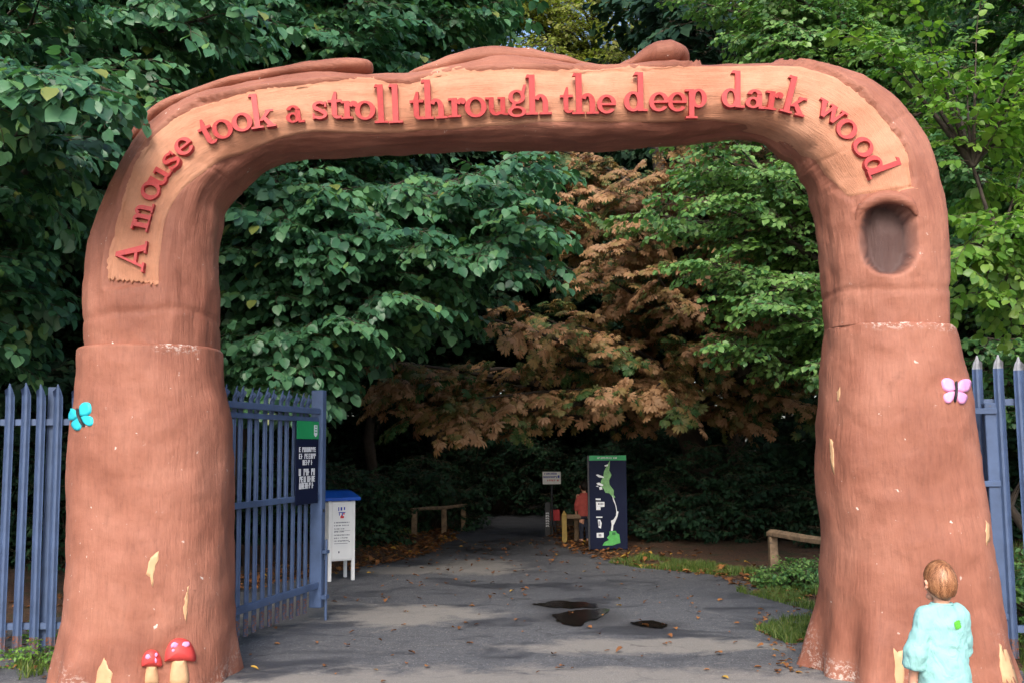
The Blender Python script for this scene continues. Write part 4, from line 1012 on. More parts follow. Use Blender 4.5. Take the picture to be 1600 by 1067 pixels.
# carved chips of pale wood
for surf, poly in ((LSURF, [(248, 860), (247, 874), (242, 888), (238, 916), (234, 902), (228, 897), (233, 876), (238, 868)]), (LSURF, [(294, 913), (294, 940), (291, 974), (287, 962), (286, 948), (289, 930)]),
                   (RSURF, [(1296, 684), (1302, 690), (1304, 712), (1304, 742), (1299, 728), (1297, 702)]), (RSURF, [(1307, 612), (1313, 604), (1313, 620), (1308, 628)]),
                   (LSURF, [(163, 1026), (168, 1040), (176, 1052), (172, 1072), (148, 1072), (152, 1048)]), (RSURF, [(1562, 1004), (1568, 1016), (1573, 1012), (1584, 1044), (1592, 1070), (1566, 1066), (1561, 1030)]),
                   (RSURF, [(1395, 1010), (1402, 1018), (1411, 1014), (1414, 1050), (1410, 1090), (1400, 1090), (1398, 1040)]), (RSURF, [(1541, 812), (1546, 820), (1546, 845), (1542, 852), (1540, 830)])):
    o = relief('carved_chip', surf, poly, 0.002, 'ivory_paint', 0.1, sharp=True)

# ================================================================== FENCES AND GATES
def pale_mesh(h, tipmat=False):
    """corrugated palisade pale with a splayed triple point"""
    prof = [(-0.036, 0.0), (-0.022, 0.012), (-0.008, -0.004), (0.008, -0.004), (0.022, 0.012), (0.036, 0.0)]
    mb = MB(); levels = [(0.0, 0, 1), (0.14, 0, 1), (h - 0.20, 0, 1), (h - 0.10, -0.006, 1)]
    tips = [h - 0.055, h - 0.03, h, h, h - 0.03, h - 0.055]; nP = 6
    V = []
    for z, yy, w in levels: V += [(x * w, y + yy, z) for x, y in prof]
    for i, (x, y) in enumerate(prof): V.append((x * (0.9 if i in (0, 5) else 0.6), y * 0.6 - 0.022 - (0.014 if i in (0, 5) else 0), tips[i]))
    nl = len(levels) + 1; n0 = len(V)
    V += [(x, y + 0.0035, z) for x, y, z in V]
    F = []; mi = []
    for l in range(nl - 1):
        for i in range(nP - 1):
            a_ = l * nP + i; F.append((a_, a_ + 1, a_ + nP + 1, a_ + nP)); F.append((n0 + a_ + 1, n0 + a_, n0 + a_ + nP, n0 + a_ + nP + 1))
            k = 1 if l == 0 else (2 if (tipmat and l == nl - 2) else 0); mi += [k, k]
        for e in (0, nP - 1):
            a_ = l * nP + e; q = (a_, a_ + nP, n0 + a_ + nP, n0 + a_); F.append(q if e == 0 else q[::-1]); mi.append(0)
    for i in range(nP - 1): F.append(((nl - 1) * nP + i, (nl - 1) * nP + i + 1, n0 + (nl - 1) * nP + i + 1, n0 + (nl - 1) * nP + i)); mi.append(0)
    mb.v = V; mb.f = [list(f) for f in F]; mb.mi = mi
    return mb.mesh('pale', ['fence_blue', 'rusty_blue', 'tip_bare'])
PALE = pale_mesh(2.10); PALE_R = pale_mesh(2.22, True)
def lbox(parent, name, a, b, mat, bev=0.004):
    mb = MB(); mb.box(a, b); o = mb.build(name, mat, parent, local=True)
    if bev: bevel(o, bev, 1)
    return o
def palisade(name, label, cat, p0, p1, pale, h, spacing, x0off=0.06, posts=(), rails=(1.80, 0.22), group=None, z=0.03, skip=()):
    d = Vector(p1) - Vector(p0); Ln = d.length; rz = math.atan2(d.y, d.x)
    root = empty(name, (p0[0], p0[1], z), label, cat, group, rz)
    i = 0; x = x0off
    while x < Ln - 0.03:
        if i not in skip:
            o = link('pale', pale, root); o.location = (x, rnd.uniform(-.002, .002), rnd.uniform(-0.012, 0.012)); o.rotation_euler = (rnd.normalvariate(0, .004), rnd.normalvariate(0, .004), 0)
        x += spacing; i += 1
    for rzz in rails:
        mb = MB(); mb.box((0, 0.018, rzz - 0.025), (Ln, 0.024, rzz + 0.025)); mb.box((0, 0.0245, rzz + 0.019), (Ln, 0.062, rzz + 0.025)); o = mb.build('rail', 'fence_blue', root, local=True)
    for px_ in posts:
        mb = MB(); mb.box((px_ - 0.03, 0.064, -0.1), (px_ + 0.03, 0.07, h + 0.0)); mb.box((px_ - 0.004, 0.0705, -0.1), (px_ + 0.004, 0.15, h)); mb.box((px_ - .03, 0.1505, -0.1), (px_ + .03, 0.157, h - 0.02)); mb.build('post', 'fence_blue', root, local=True)
    return root
fl0 = at(-160, 800, 8.05); fl1 = at(150, 800, 8.15)
palisade('palisade_fence', 'blue steel palisade fence left of the archway', 'fence', (fl0.x, fl0.y), (fl1.x, fl1.y), PALE, 2.08, 0.126, posts=(0.30, 1.11))
fr0 = at(1490, 800, 7.75); fr1 = at(1790, 800, 7.45)
palisade('palisade_fence', 'blue steel palisade fence right of the archway', 'fence', (fr0.x, fr0.y), (fr1.x, fr1.y), PALE_R, 2.2, 0.145, x0off=0.07, rails=(1.88, 0.22), posts=(1.2,))

def lettering(mb, mat, parent, local=True): return set_props(mb.build('lettering', mat, parent, local=True), kind='stuff')
# open left gate leaf
gd = Vector((0.228, 1.0, 0)).normalized(); ge = at(494, 800, 9.85); gl = 2.15
g0v = Vector((ge.x, ge.y, 0)) - gd * gl
GATE = empty('palisade_gate', (g0v.x, g0v.y, 0.0), 'open blue steel palisade gate leaf with a green and navy sign behind the left trunk', 'gate', None, math.atan2(gd.y, gd.x))
GP = pale_mesh(2.02)
for i in range(14):
    o = link('pale', GP, GATE); o.location = (0.06 + i * 0.1435, 0.0, 0.10 + rnd.uniform(-.01, .01)); o.rotation_euler = (rnd.normalvariate(0, .003), rnd.normalvariate(0, .003), 0)
for z0, z1 in ((1.93, 1.985), (1.13, 1.18), (0.30, 0.36)):
    lbox(GATE, 'rail', (0.0, -0.052, z0), (gl - 0.045, -0.014, z1), 'fence_blue')
lbox(GATE, 'rail', (0.0, -0.030, 1.855), (gl - 0.045, -0.014, 1.90), 'fence_blue')
lbox(GATE, 'stile', (gl - 0.044, -0.075, 0.12), (gl + 0.045, 0.045, 2.16), 'fence_blue', 0.006)
lbox(GATE, 'stile', (-0.1, -0.05, 0.10), (-0.002, 0.045, 2.16), 'fence_blue', 0.006)
mb = MB(); mb.tube([(gl + 0.005, -0.105, 0.0), (gl + 0.005, -0.105, 0.75)], 0.013, 8); mb.box((gl - 0.03, -0.12, 0.20), (gl + 0.05, -0.076, 0.235)); mb.box((gl - 0.03, -0.12, 0.62), (gl + 0.05, -0.076, 0.65)); mb.build('drop_bolt', 'fence_blue', GATE, local=True)
mb = MB(); mb.tube([(gl + 0.0, -0.0755, 1.02), (gl + 0.0, -0.080, 1.02)], 0.016, 10); mb.build('keyhole', 'black_paint', GATE, local=True)
# the gate's sign, seen from the roadway side (local -y faces the camera side)
SX0, SX1, SZ0, SZ1 = gl - 0.60, gl - 0.11, 1.10, 1.86
GS = lbox(GATE, 'sign_panel', (SX0, -0.064, SZ0), (SX1, -0.057, SZ1), 'navy', 0.002)
mb = MB(); mb.box((SX0 + .003, -0.067, SZ1 - 0.165), (SX1 - .003, -0.0645, SZ1 - 0.002)); mb.build('sign_header', 'sign_green', GS, local=True)
def sub(parent, name, mb, mat): return mb.build(name, mat, parent, local=True)
def scrawl(mb, x0, x1, z0, z1, y, rng, pitch=0.02, th=0.0015):
    """a line of condensed capitals worn past reading, as strokes"""
    x = x0
    while x < x1 - pitch * .5:
        w = pitch * rng.uniform(0.75, 1.15)
        if rng.random() < 0.1: x += w * 0.7; continue
        k = rng.randrange(5); sw = w * 0.33; hz = (z1 - z0) * 0.16
        mb.box((x, y - th, z0), (x + sw, y, z1))
        if k in (0, 1, 2): mb.box((x + w * 0.55, y - th, z0 if k != 2 else (z0 + z1) / 2), (x + w * 0.55 + sw, y, z1))
        if k in (0, 2, 3): mb.box((x + sw * .9, y - th * 0.9, z1 - hz), (x + w * .8, y, z1 - hz * .05))
        if k in (1, 3): mb.box((x + sw * .9, y - th * 0.9, z0 + hz * .05), (x + w * .8, y, z0 + hz))
        if k in (0, 3, 4): mb.box((x + sw * .9, y - th * 0.8, (z0 + z1) / 2 - hz / 2), (x + w * .7, y, (z0 + z1) / 2 + hz / 2))
        x += w * 1.12
mb = MB(); rg = random.Random(4)
for (a_, b_, zc, hh) in ((0.12, 0.88, 0.655, 0.045), (0.12, 0.88, 0.575, 0.048), (0.28, 0.72, 0.50, 0.048), (0.12, 0.86, 0.385, 0.062), (0.10, 0.84, 0.30, 0.055), (0.14, 0.78, 0.222, 0.055)):
    scrawl(mb, SX0 + (SX1 - SX0) * a_, SX0 + (SX1 - SX0) * b_, SZ0 + (SZ1 - SZ0) * (zc - hh * .65), SZ0 + (SZ1 - SZ0) * (zc + hh * .65), -0.0645, rg, 0.042)
lettering(mb, 'white_print', GS)
mb = MB(); mb.box((SX0 + 0.375, -0.0685, SZ1 - 0.125), (SX0 + 0.45, -0.0672, SZ1 - 0.035)); mb.prism([(SX0 + .375, SZ1 - .1255), (SX0 + .4125, SZ1 - .148), (SX0 + .45, SZ1 - .1255)], 0.0672, 0.0685, Matrix(((1, 0, 0, 0), (0, 0, -1, 0), (0, 1, 0, 0), (0, 0, 0, 1))))
sub(GS, 'crest', mb, 'white_print')
mb = MB()
for zz in (0.05, 0.075, 0.1): mb.box((SX0 + 0.39, -0.0695, SZ1 - zz - 0.006), (SX0 + 0.435, -0.0687, SZ1 - zz + 0.004))
sub(GS, 'crest_mark', mb, 'sign_green')

# edge of the right gate leaf, folded back behind the right trunk
gr = empty('palisade_gate', (at(1470, 800, 7.6).x, 7.62, 0.04), 'edge of the blue right gate leaf showing beside the right trunk', 'gate', None, -0.06)
xe = at(1551, 700, 7.6).x - gr.location.x
lbox(gr, 'stile', (xe - 0.055, -0.03, 0.08), (xe + 0.03, 0.035, 1.86), 'fence_blue', 0.005)
for z in (1.80, 1.27, 0.32): lbox(gr, 'rail', (0.0, -0.045, z - 0.022), (xe + 0.03, -0.031, z + 0.022), 'fence_blue')
for x in (xe - 0.20, xe - 0.345):
    o = link('pale', GP, gr); o.location = (x, -0.02, 0.08)

# ================================================================== DONATION BOX
bx = ground(527, 906); BX = empty('collection_box', (bx.x, bx.y, 0.012), 'white metal collection box on legs with a blue lid beside the open gate', 'box', None, R(25))
W2, D2 = 0.165, 0.19
for sx in (-1, 1):
    for sy in (-1, 1):
        x = sx * (W2 - 0.02); y = sy * (D2 - 0.02); lbox(BX, 'leg', (x - 0.02, y - 0.02, 0), (x + 0.02, y + 0.02, 0.96), 'white_metal', 0.003)
bodyb = lbox(BX, 'body', (-W2 + 0.012, -D2 + 0.008, 0.24), (W2 - 0.012, D2 - 0.008, 0.94), 'white_metal', 0.004)
lbox(BX, 'front_panel', (-W2 + 0.042, -D2 - 0.004, 0.26), (W2 - 0.042, -D2 + 0.0075, 0.955), 'white_metal', 0.002)
mb = MB(); hw, hd = W2 + 0.055, D2 + 0.045
mb.add([(-hw, -hd, 0.962), (hw, -hd, 0.962), (hw, hd, 0.962), (-hw, hd, 0.962), (-hw, -hd, 1.0), (hw, -hd, 1.0), (hw, hd, 1.0), (-hw, hd, 1.0), (-hw * .72, -hd * .2, 1.075), (hw * .72, -hd * .2, 1.075), (hw * .72, hd * .75, 1.085), (-hw * .72, hd * .75, 1.085)],
       [(3, 2, 1, 0), (0, 1, 5, 4), (1, 2, 6, 5), (2, 3, 7, 6), (3, 0, 4, 7), (4, 5, 9, 8), (5, 6, 10, 9), (6, 7, 11, 10), (7, 4, 8, 11), (8, 9, 10, 11)])
lid = bevel(mb.build('lid', 'lid_blue', BX, local=True), 0.006, 2, 20)
mb = MB()
for k in (-0.08, 0.02, 0.10): mb.tube([(k, -hd * .95, 1.003), (k * .8, -hd * .22, 1.077)], 0.004, 5)
mb.build('lid_rib', 'lid_blue', lid, local=True)
mb = MB(); yF = -D2 - 0.0042
for x0, x1, z0, z1 in ((-.05, -.038, .84, .885), (-.02, .0, .845, .885), (.02, .035, .85, .885), (-.045, .04, .815, .826), (-.005, .008, .78, .814), (-.04, -.03, .785, .814)): mb.box((x0, yF - .0012, z0), (x1, yF, z1))
mb.build('emblem', 'print_blue', bodyb, local=True)
mb = MB()
for x0, x1, z0, z1 in ((-.022, .022, .752, .779), (-.012, -.001, .7795, .795), (.012, .03, .795, .8145)): mb.box((x0, yF - .0014, z0), (x1, yF, z1))
mb.build('emblem', 'print_red', bodyb, local=True)
mb = MB(); rg = random.Random(9)
for z in (0.70, 0.665, 0.625, 0.59, 0.55, 0.515, 0.48):
    scrawl(mb, -0.098, rg.choice((0.09, 0.085, 0.03, 0.095)), z - 0.007, z + 0.007, yF, rg, 0.012, 0.001)
mb.box((-.098, yF - .001, .447), (.07, yF, .452)); mb.box((.085, yF - .001, .462), (.096, yF, .475)); mb.box((-.045, yF - .002, .335), (-.03, yF, .358)); mb.box((-.098, yF - .001, .6), (.1, yF, .603))
lettering(mb, 'print_dark', bodyb, local=True)

# ================================================================== TIMBER BARRIERS
def rough_post(name, parent, x, y, z1, w, mat='old_timber', lean=(0, 0)):
    mb = MB(); n = 5
    for i in range(n + 1):
        t = i / n; k = 1 - 0.05 * t; ox, oy = lean[0] * t, lean[1] * t
        mb.v += [(x + ox + sx * w * k + rnd.uniform(-.003, .003), y + oy + sy * w * k + rnd.uniform(-.003, .003), -0.08 + (z1 + 0.08) * t) for sx, sy in ((-1, -1), (1, -1), (1, 1), (-1, 1))]
    for i in range(n):
        for k in range(4):
            k2 = (k + 1) % 4; mb.f.append((i * 4 + k, i * 4 + k2, i * 4 + 4 + k2, i * 4 + 4 + k)); mb.mi.append(0)
    mb.f.append([n * 4 + k for k in range(4)]); mb.mi.append(0)
    return bevel(mb.build(name, mat, parent, local=True), 0.006, 1)
def barrier(label, pts, h, w=0.055, rail_h=0.09, seed=1):
    root = empty('timber_barrier', (pts[0].x, pts[0].y, 0.0), label, 'barrier')
    L = [Vector((p.x - pts[0].x, p.y - pts[0].y, 0)) for p in pts]
    for p in L: rough_post('post', root, p.x, p.y, h, w, lean=(rnd.uniform(-.015, .015), 0))
    a_, b_ = L[0], L[-1]; d = (b_ - a_).normalized(); e0, e1 = a_ - d * 0.07, b_ + d * 0.07
    mb = MB(); n = 8; s_ = Vector((-d.y, d.x, 0))
    for i in range(n + 1):
        c = e0 + (e1 - e0) * i / n; zz = h + 0.002 + 0.004 * math.sin(i)
        for sy, sz in ((-1, 0), (1, 0), (1, 0.6), (0, 1.0), (-1, 0.6)): mb.v.append(c + s_ * sy * w * 1.1 + Vector((0, 0, zz + sz * rail_h + rnd.uniform(-.002, .002))))
    for i in range(n):
        for k in range(5):
            k2 = (k + 1) % 5; mb.f.append((i * 5 + k, i * 5 + k2, i * 5 + 5 + k2, i * 5 + 5 + k)); mb.mi.append(0)
    mb.f += [[4, 3, 2, 1, 0], [n * 5 + k for k in range(5)]]; mb.mi += [0, 0]
    bevel(mb.build('rail', 'old_timber', root, local=True), 0.005, 1)
p0 = ground(647, 838); barrier('low weathered timber rail at the left edge of the path in shade', [p0, ground(694, 833), Vector((p0.x + 0.85, p0.y + 1.2, 0))], 0.46, 0.05, 0.06)
p0 = ground(1210, 897); p1 = ground(1300, 918); barrier('weathered timber rail with a square post right of the path beside the right trunk', [p0, p1], 0.47, 0.052, 0.085)

# ================================================================== MAP BOARD
mbp = ground(925, 859); mbq = ground(979, 862)
BW, BH = 0.575, 1.47
MBD = empty('map_board', ((mbp.x + mbq.x) / 2, (mbp.y + mbq.y) / 2, 0.0), 'tall navy park map board with green header right of the path', 'sign', None, R(-2))
panel = lbox(MBD, 'panel', (-BW / 2, -0.03, 0.03), (BW / 2, 0.03, BH), 'navy', 0.004)
lbox(MBD, 'foot', (-BW / 2 + 0.05, -0.05, -0.05), (-BW / 2 + 0.09, 0.05, 0.0295), 'dark_metal'); lbox(MBD, 'foot', (BW / 2 - 0.09, -0.05, -0.05), (BW / 2 - 0.05, 0.05, 0.0295), 'dark_metal')
lbox(MBD, 'side_edge', (-BW / 2 - 0.03, -0.034, 0.02), (-BW / 2 - 0.0005, 0.05, BH), 'dark_metal'); 
mb = MB(); mb.box((-BW / 2 + .001, -0.034, BH - 0.078), (BW / 2 - .001, -0.0305, BH - 0.002)); hdr = mb.build('header', 'sign_green', panel, local=True)
mb = MB(); rg = random.Random(14); scrawl(mb, -0.16, 0.14, BH - 0.052, BH - 0.028, -0.0342, rg, 0.02, 0.001); lettering(mb, 'white_print', hdr, local=True)
FR = Matrix(((1, 0, 0, 0), (0, 0, -1, 0), (0, 1, 0, 0), (0, 0, 0, 1)))
def bp(pts):   # photo-zoom coordinates on the board face -> board plane
    return [((x - 565) / 330 * BW - BW / 2, BH - (y - 115) / 840 * (BH - 0.03)) for x, y in pts]
def flat(name, pts, mat, lay):
    q = bp(pts); ar = sum(q[j][0] * q[(j + 1) % len(q)][1] - q[(j + 1) % len(q)][0] * q[j][1] for j in range(len(q)))
    if ar < 0: q = q[::-1]
    mb = MB(); mb.prism(q, 0.0302, 0.0312 + lay * 0.0006, FR); mb.build(name, mat, panel, local=True)
flat('map_area', [(735, 185), (750, 160), (748, 210), (742, 250), (762, 290), (740, 340), (742, 375), (780, 430), (778, 470), (792, 490), (780, 502), (760, 480), (740, 455), (705, 450), (690, 415), (660, 390), (668, 345), (690, 300), (695, 262), (715, 220)], 'map_green', 0)
flat('map_route', [(765, 470), (785, 520), (800, 570), (806, 615), (818, 620), (808, 665), (790, 705), (770, 745), (765, 790), (748, 790), (756, 735), (750, 700), (772, 690), (795, 655), (800, 615), (790, 560), (770, 510)], 'white_print', 1)
flat('map_area', [(735, 795), (790, 790), (800, 810), (822, 822), (830, 898), (800, 905), (760, 920), (672, 920), (690, 890), (730, 872), (712, 850), (735, 825)], 'map_bright', 2)
for q in ([(622, 290), (640, 285), (690, 305), (696, 318), (650, 312)], [(625, 365), (650, 358), (690, 380), (680, 390), (640, 380)], [(650, 400), (672, 395), (680, 420), (655, 425)], [(700, 205), (735, 195), (730, 212), (705, 215)], [(620, 392), (640, 385), (645, 398)]): flat('map_mark', q, 'white_print', 3)
for q in ([(618, 500), (662, 502), (662, 516), (618, 514)], [(620, 530), (695, 532), (695, 575), (660, 578), (660, 604), (622, 604)], [(620, 662), (675, 662), (675, 673), (620, 673)], [(634, 690), (655, 690), (668, 720), (660, 770), (640, 760)], [(622, 808), (684, 806), (684, 850), (622, 850)]): flat('text_block', q, 'white_print', 1)
mb = MB(); rg = random.Random(3)
for (x0, x1, y0, y1) in ((640, 690, 540, 560), (632, 680, 566, 574), (640, 664, 815, 842), (640, 655, 700, 750), (760, 790, 800, 830)):
    for k in range(4):
        q = bp([(x0 + (x1 - x0) * k / 4, y0 + 3), (x0 + (x1 - x0) * (k + .55) / 4, y1 - 3)])
        mb.box((q[0][0], -0.0342, q[1][1]), (q[1][0], -0.0338, q[0][1]))
mb.build('text_mark', 'navy', panel, local=True)

# ================================================================== THINGS IN THE SHADE
# notice on a thin post
q = at(862, 746, 18.6); NS = empty('notice_sign', (q.x, q.y, 0.0), 'small white notice on a thin dark post in the shade left of the map board', 'sign')
mb = MB(); mb.tube([(0, 0.03, -0.1), (0, 0.03, q.z + 0.1)], 0.02, 8); mb.build('post', 'dark_metal', NS, local=True)
pn = lbox(NS, 'panel', (-0.165, -0.01, q.z - 0.112), (0.165, 0.009, q.z + 0.112), 'white_metal', 0.002)
mb = MB(); rg = random.Random(5); scrawl(mb, -.13, .13, q.z + .06, q.z + .09, -.0102, rg, .03); scrawl(mb, -.15, .10, q.z + .0, q.z + .035, -.0102, rg, .03); mb.box((.11, -.0118, q.z - .0), (.14, -.0102, q.z + .045)); lettering(mb, 'print_blue', pn, local=True)
mb = MB(); scrawl(mb, -.08, .12, q.z - .06, q.z - .03, -.0102, rg, .03); lettering(mb, 'print_red', pn, local=True)
# marker post with an upright strip of white lettering
q = ground(856, 838); MP = empty('marker_post', (q.x, q.y, 0), 'dark post with a vertical strip of white lettering in the shade', 'post')
ps = lbox(MP, 'post', (-0.05, -0.03, -0.05), (0.05, 0.03, 0.62), 'dark_metal', 0.006)
mb = MB()
for k in range(6):
    z = 0.18 + k * 0.045; mb.box((-.035, -.0318, z), (-.012, -.0302, z + .03)); mb.box((-.008, -.0318, z + .012), (.02, -.0302, z + .03)); mb.box((.0, -.0316, z), (.03, -.0302, z + .009))
lettering(mb, 'white_print', ps, local=True)
# yellow-topped barrier
pa = ground(882, 847); pb = ground(899, 843)
YB = empty('timber_gate', (pa.x, pa.y, 0), 'low timber barrier with an ochre post beside the map board', 'barrier')
rough_post('post', YB, 0, 0, 0.46, 0.045, 'yellow_paint'); rough_post('post', YB, pb.x - pa.x + 0.02, pb.y - pa.y, 0.42, 0.04, 'old_timber')
mb = MB(); mb.add([(-.045, -.045, .462), (.045, -.045, .462), (.045, .045, .462), (-.045, .045, .462), (0, 0, .54)], [(3, 2, 1, 0), (0, 1, 4), (1, 2, 4), (2, 3, 4), (3, 0, 4)]); mb.build('post_cap', 'yellow_paint', YB, local=True)
lbox(YB, 'rail', (0.046, -0.02, 0.40), (0.52, 0.03, 0.47), 'old_timber', 0.006)
q = ground(868, 835); RP = empty('red_notice', (q.x, q.y, 0), 'small red panel on a short post left of the ochre post', 'sign')
mb = MB(); mb.tube([(0, .02, -.1), (0, .02, .5)], 0.02, 8); mb.build('post', 'dark_metal', RP, local=True)
lbox(RP, 'panel', (-.085, -.008, .26), (.085, .004, .46), 'print_red', 0.003)

# ================================================================== PEOPLE
def capsule(mb, a_, b_, ra, rb, n=12):
    a_, b_ = Vector(a_), Vector(b_); d = b_ - a_; L = d.length; d.normalize(); pts, rr = [], []
    for k in range(5): t = math.pi / 2 * (1 - k / 4); pts.append(a_ - d * ra * math.sin(t)); rr.append(max(0.001, ra * math.cos(t)))
    for k in range(5): t = math.pi / 2 * k / 4; pts.append(b_ + d * rb * math.sin(t)); rr.append(max(0.001, rb * math.cos(t)))
    mb.tube(pts, rr, n)
def ellip(mb, c, r, nu=20, nv=14, f=None):
    V = []; F = []
    for j in range(nv + 1):
        ph = math.pi * j / nv
        for i in range(nu):
            th = 2 * math.pi * i / nu; u = Vector((math.sin(ph) * math.cos(th), math.sin(ph) * math.sin(th), math.cos(ph)))
            s_ = f(u) if f else 1.0; V.append(Vector(c) + Vector((u.x * r[0], u.y * r[1], u.z * r[2])) * s_)
    for j in range(nv):
        for i in range(nu): i2 = (i + 1) % nu; F.append((j * nu + i, (j + 1) * nu + i, (j + 1) * nu + i2, j * nu + i2))
    mb.add(V, F)
def loft(mb, secs, n=24):
    """closed body of elliptical sections: (centre, rx, ry)"""
    V = []; F = []
    for c, rx, ry in secs: V += [Vector(c) + Vector((math.cos(2 * math.pi * k / n) * rx, math.sin(2 * math.pi * k / n) * ry, 0)) for k in range(n)]
    for i in range(len(secs) - 1):
        for k in range(n): k2 = (k + 1) % n; F.append((i * n + k, i * n + k2, (i + 1) * n + k2, (i + 1) * n + k))
    F.append(tuple(range(n - 1, -1, -1))); F.append(tuple((len(secs) - 1) * n + k for k in range(n))); mb.add(V, F)
def fuse(o, vox, smooth=4):
    md = o.modifiers.new('fuse', 'REMESH'); md.mode = 'VOXEL'; md.voxel_size = vox; md.use_smooth_shade = True
    sm = o.modifiers.new('smooth', 'SMOOTH'); sm.iterations = smooth; sm.factor = 0.5
    return o
def hand(mb, w, d, side, s, inward):
    """palm and five bent fingers, hanging along d from the wrist w"""
    w, d = Vector(w), Vector(d).normalized(); fwd = Vector((0, 1, 0)); fwd = (fwd - d * fwd.dot(d)).normalized(); inn = Vector(inward)
    pc = w + d * 0.035 * s
    for k in (-1, 0, 1): capsule(mb, w + fwd * k * 0.012 * s, pc + d * 0.025 * s + fwd * k * 0.017 * s, 0.013 * s, 0.012 * s, 8)
    for k, ln in ((-1.5, 0.036), (-0.5, 0.046), (0.5, 0.050), (1.5, 0.044)):
        b_ = pc + d * 0.03 * s + fwd * k * 0.0125 * s; c1_ = b_ + (d * 0.92 + inn * 0.3).normalized() * ln * 0.5 * s; c2_ = c1_ + (d * 0.75 + inn * 0.65).normalized() * ln * 0.5 * s
        capsule(mb, b_, c1_, 0.0066 * s, 0.006 * s, 7); capsule(mb, c1_, c2_, 0.006 * s, 0.005 * s, 7)
    t0 = w + d * 0.02 * s + fwd * 0.016 * s; t1 = t0 + (d * 0.7 + fwd * 0.6 + inn * .2).normalized() * 0.026 * s; t2 = t1 + (d * 0.9 + fwd * 0.2 + inn * .3).normalized() * 0.02 * s
    capsule(mb, t0, t1, 0.009 * s, 0.0075 * s, 8); capsule(mb, t1, t2, 0.0075 * s, 0.006 * s, 8)
def head(mb, c, r):
    rx, ry, rz = r
    def f(u):      # face towards +y, jaw narrower, back of the skull fuller
        k = 1.0
        if u.z < -0.2: k *= 1 - 0.20 * (-u.z - 0.2) * (1.0 if u.y > -0.2 else 1.6)
        if u.y < 0 and u.z > -0.3: k *= 1.03
        return k
    ellip(mb, c, r, 26, 18, f)
    c = Vector(c)
    capsule(mb, c + Vector((0, ry * 0.93, 0.01)), c + Vector((0, ry * 1.08, -rz * 0.16)), 0.008, 0.013, 8)      # nose
    capsule(mb, c + Vector((-0.02, ry * 0.86, -rz * .47)), c + Vector((0.02, ry * 0.86, -rz * .47)), 0.008, 0.008, 8)   # mouth
    capsule(mb, c + Vector((-rx * .3, ry * .62, -rz * .72)), c + Vector((rx * .3, ry * .62, -rz * .72)), 0.022, 0.022, 8)
    for sx in (-1, 1):
        e = c + Vector((sx * rx * 1.0, -0.004, -0.008))
        for (dy, dz) in ((0, 0.016), (-0.009, 0.004), (-0.006, -0.012), (0.002, -0.018)): capsule(mb, e + Vector((sx * 0.002, dy + 0.006, dz)), e + Vector((sx * 0.012, dy - 0.004, dz)), 0.007, 0.006, 7)

# child in the turquoise top, back to the camera
cy = 5.0; ct = at(1467, 878, cy); H = ct.z
CH = empty('person', (ct.x, cy, 0.012), 'small brown-haired child in a turquoise top, seen from behind, by the right trunk', 'person', None, R(8))
S = H / 1.03
HC_ = Vector((0.0, 0.0, 0.925)) * S
mb = MB(); hr = (0.068 * S, 0.085 * S, 0.098 * S)
head(mb, HC_, hr)
capsule(mb, (0, -0.008 * S, 0.80 * S), (0, -0.006 * S, 0.87 * S), 0.036 * S, 0.036 * S, 14)
loft(mb, [((0, 0, 0.46 * S), .088 * S, .066 * S), ((0, 0, .54 * S), .09 * S, .066 * S), ((0, 0, .66 * S), .092 * S, .066 * S), ((0, 0, .75 * S), .10 * S, .062 * S), ((0, -.004 * S, .80 * S), .07 * S, .048 * S), ((0, -.006 * S, .83 * S), .03 * S, .03 * S)], 20)
ARM = {-1: ((-.100, -.004, .765), (-.142, -.006, .60), (-.146, .03, .46)), 1: ((.098, -.002, .765), (.112, .03, .61), (.07, .15, .57))}
for sx, (sh, el, wr) in ARM.items():
    sh, el, wr = [Vector(v) * S for v in (sh, el, wr)]
    capsule(mb, sh, el, .032 * S, .026 * S); capsule(mb, el, wr, .026 * S, .019 * S); hand(mb, wr, (wr - el), sx, S, (-sx, 0.0, 0))
for sx in (-1, 1):
    capsule(mb, (sx * .045 * S, 0, .46 * S), (sx * .052 * S, .006 * S, .27 * S), .056 * S, .040 * S); capsule(mb, (sx * .052 * S, .006 * S, .27 * S), (sx * .056 * S, -.008 * S, .055 * S), .038 * S, .024 * S)
    capsule(mb, (sx * .056 * S, -.01 * S, .03 * S), (sx * .062 * S, .085 * S, .022 * S), .028 * S, .022 * S)
body = fuse(mb.build('body', 'skin', CH, True, True), 0.0045, 3)
# top: loose, with sleeves to below the elbow
mb = MB()
loft(mb, [((0, .002 * S, .40 * S), .124 * S, .096 * S), ((0, 0, .47 * S), .120 * S, .094 * S), ((0, 0, .58 * S), .112 * S, .088 * S), ((0, 0, .68 * S), .108 * S, .082 * S), ((0, -.002 * S, .75 * S), .108 * S, .074 * S), ((0, -.004 * S, .785 * S), .092 * S, .062 * S), ((0, -.006 * S, .812 * S), .062 * S, .050 * S), ((0, -.006 * S, .826 * S), .050 * S, .046 * S)], 36)
for sx, (sh, el, wr) in ARM.items():
    sh, el, wr = [Vector(v) * S for v in (sh, el, wr)]; lo_ = el + (wr - el) * 0.42
    sh = sh + Vector((-sx * .02, 0, -.005)) * S
    pts = [sh, sh + (el - sh) * .35, sh + (el - sh) * .7, el, lo_]
    mb.tube(pts, [.048 * S, .049 * S, .049 * S, .051 * S, .053 * S], 18); capsule(mb, sh + Vector((0, 0, .008 * S)), sh + (el - sh) * .25, .054 * S, .054 * S)
mb.v = [Vector(v) for v in mb.v]
top = fuse(mb.build('top', 'shirt_cloth', CH, True, True), 0.007, 3)
tx = bpy.data.textures.new('cloth_folds', 'CLOUDS'); tx.noise_scale = 0.055; tx.noise_depth = 1
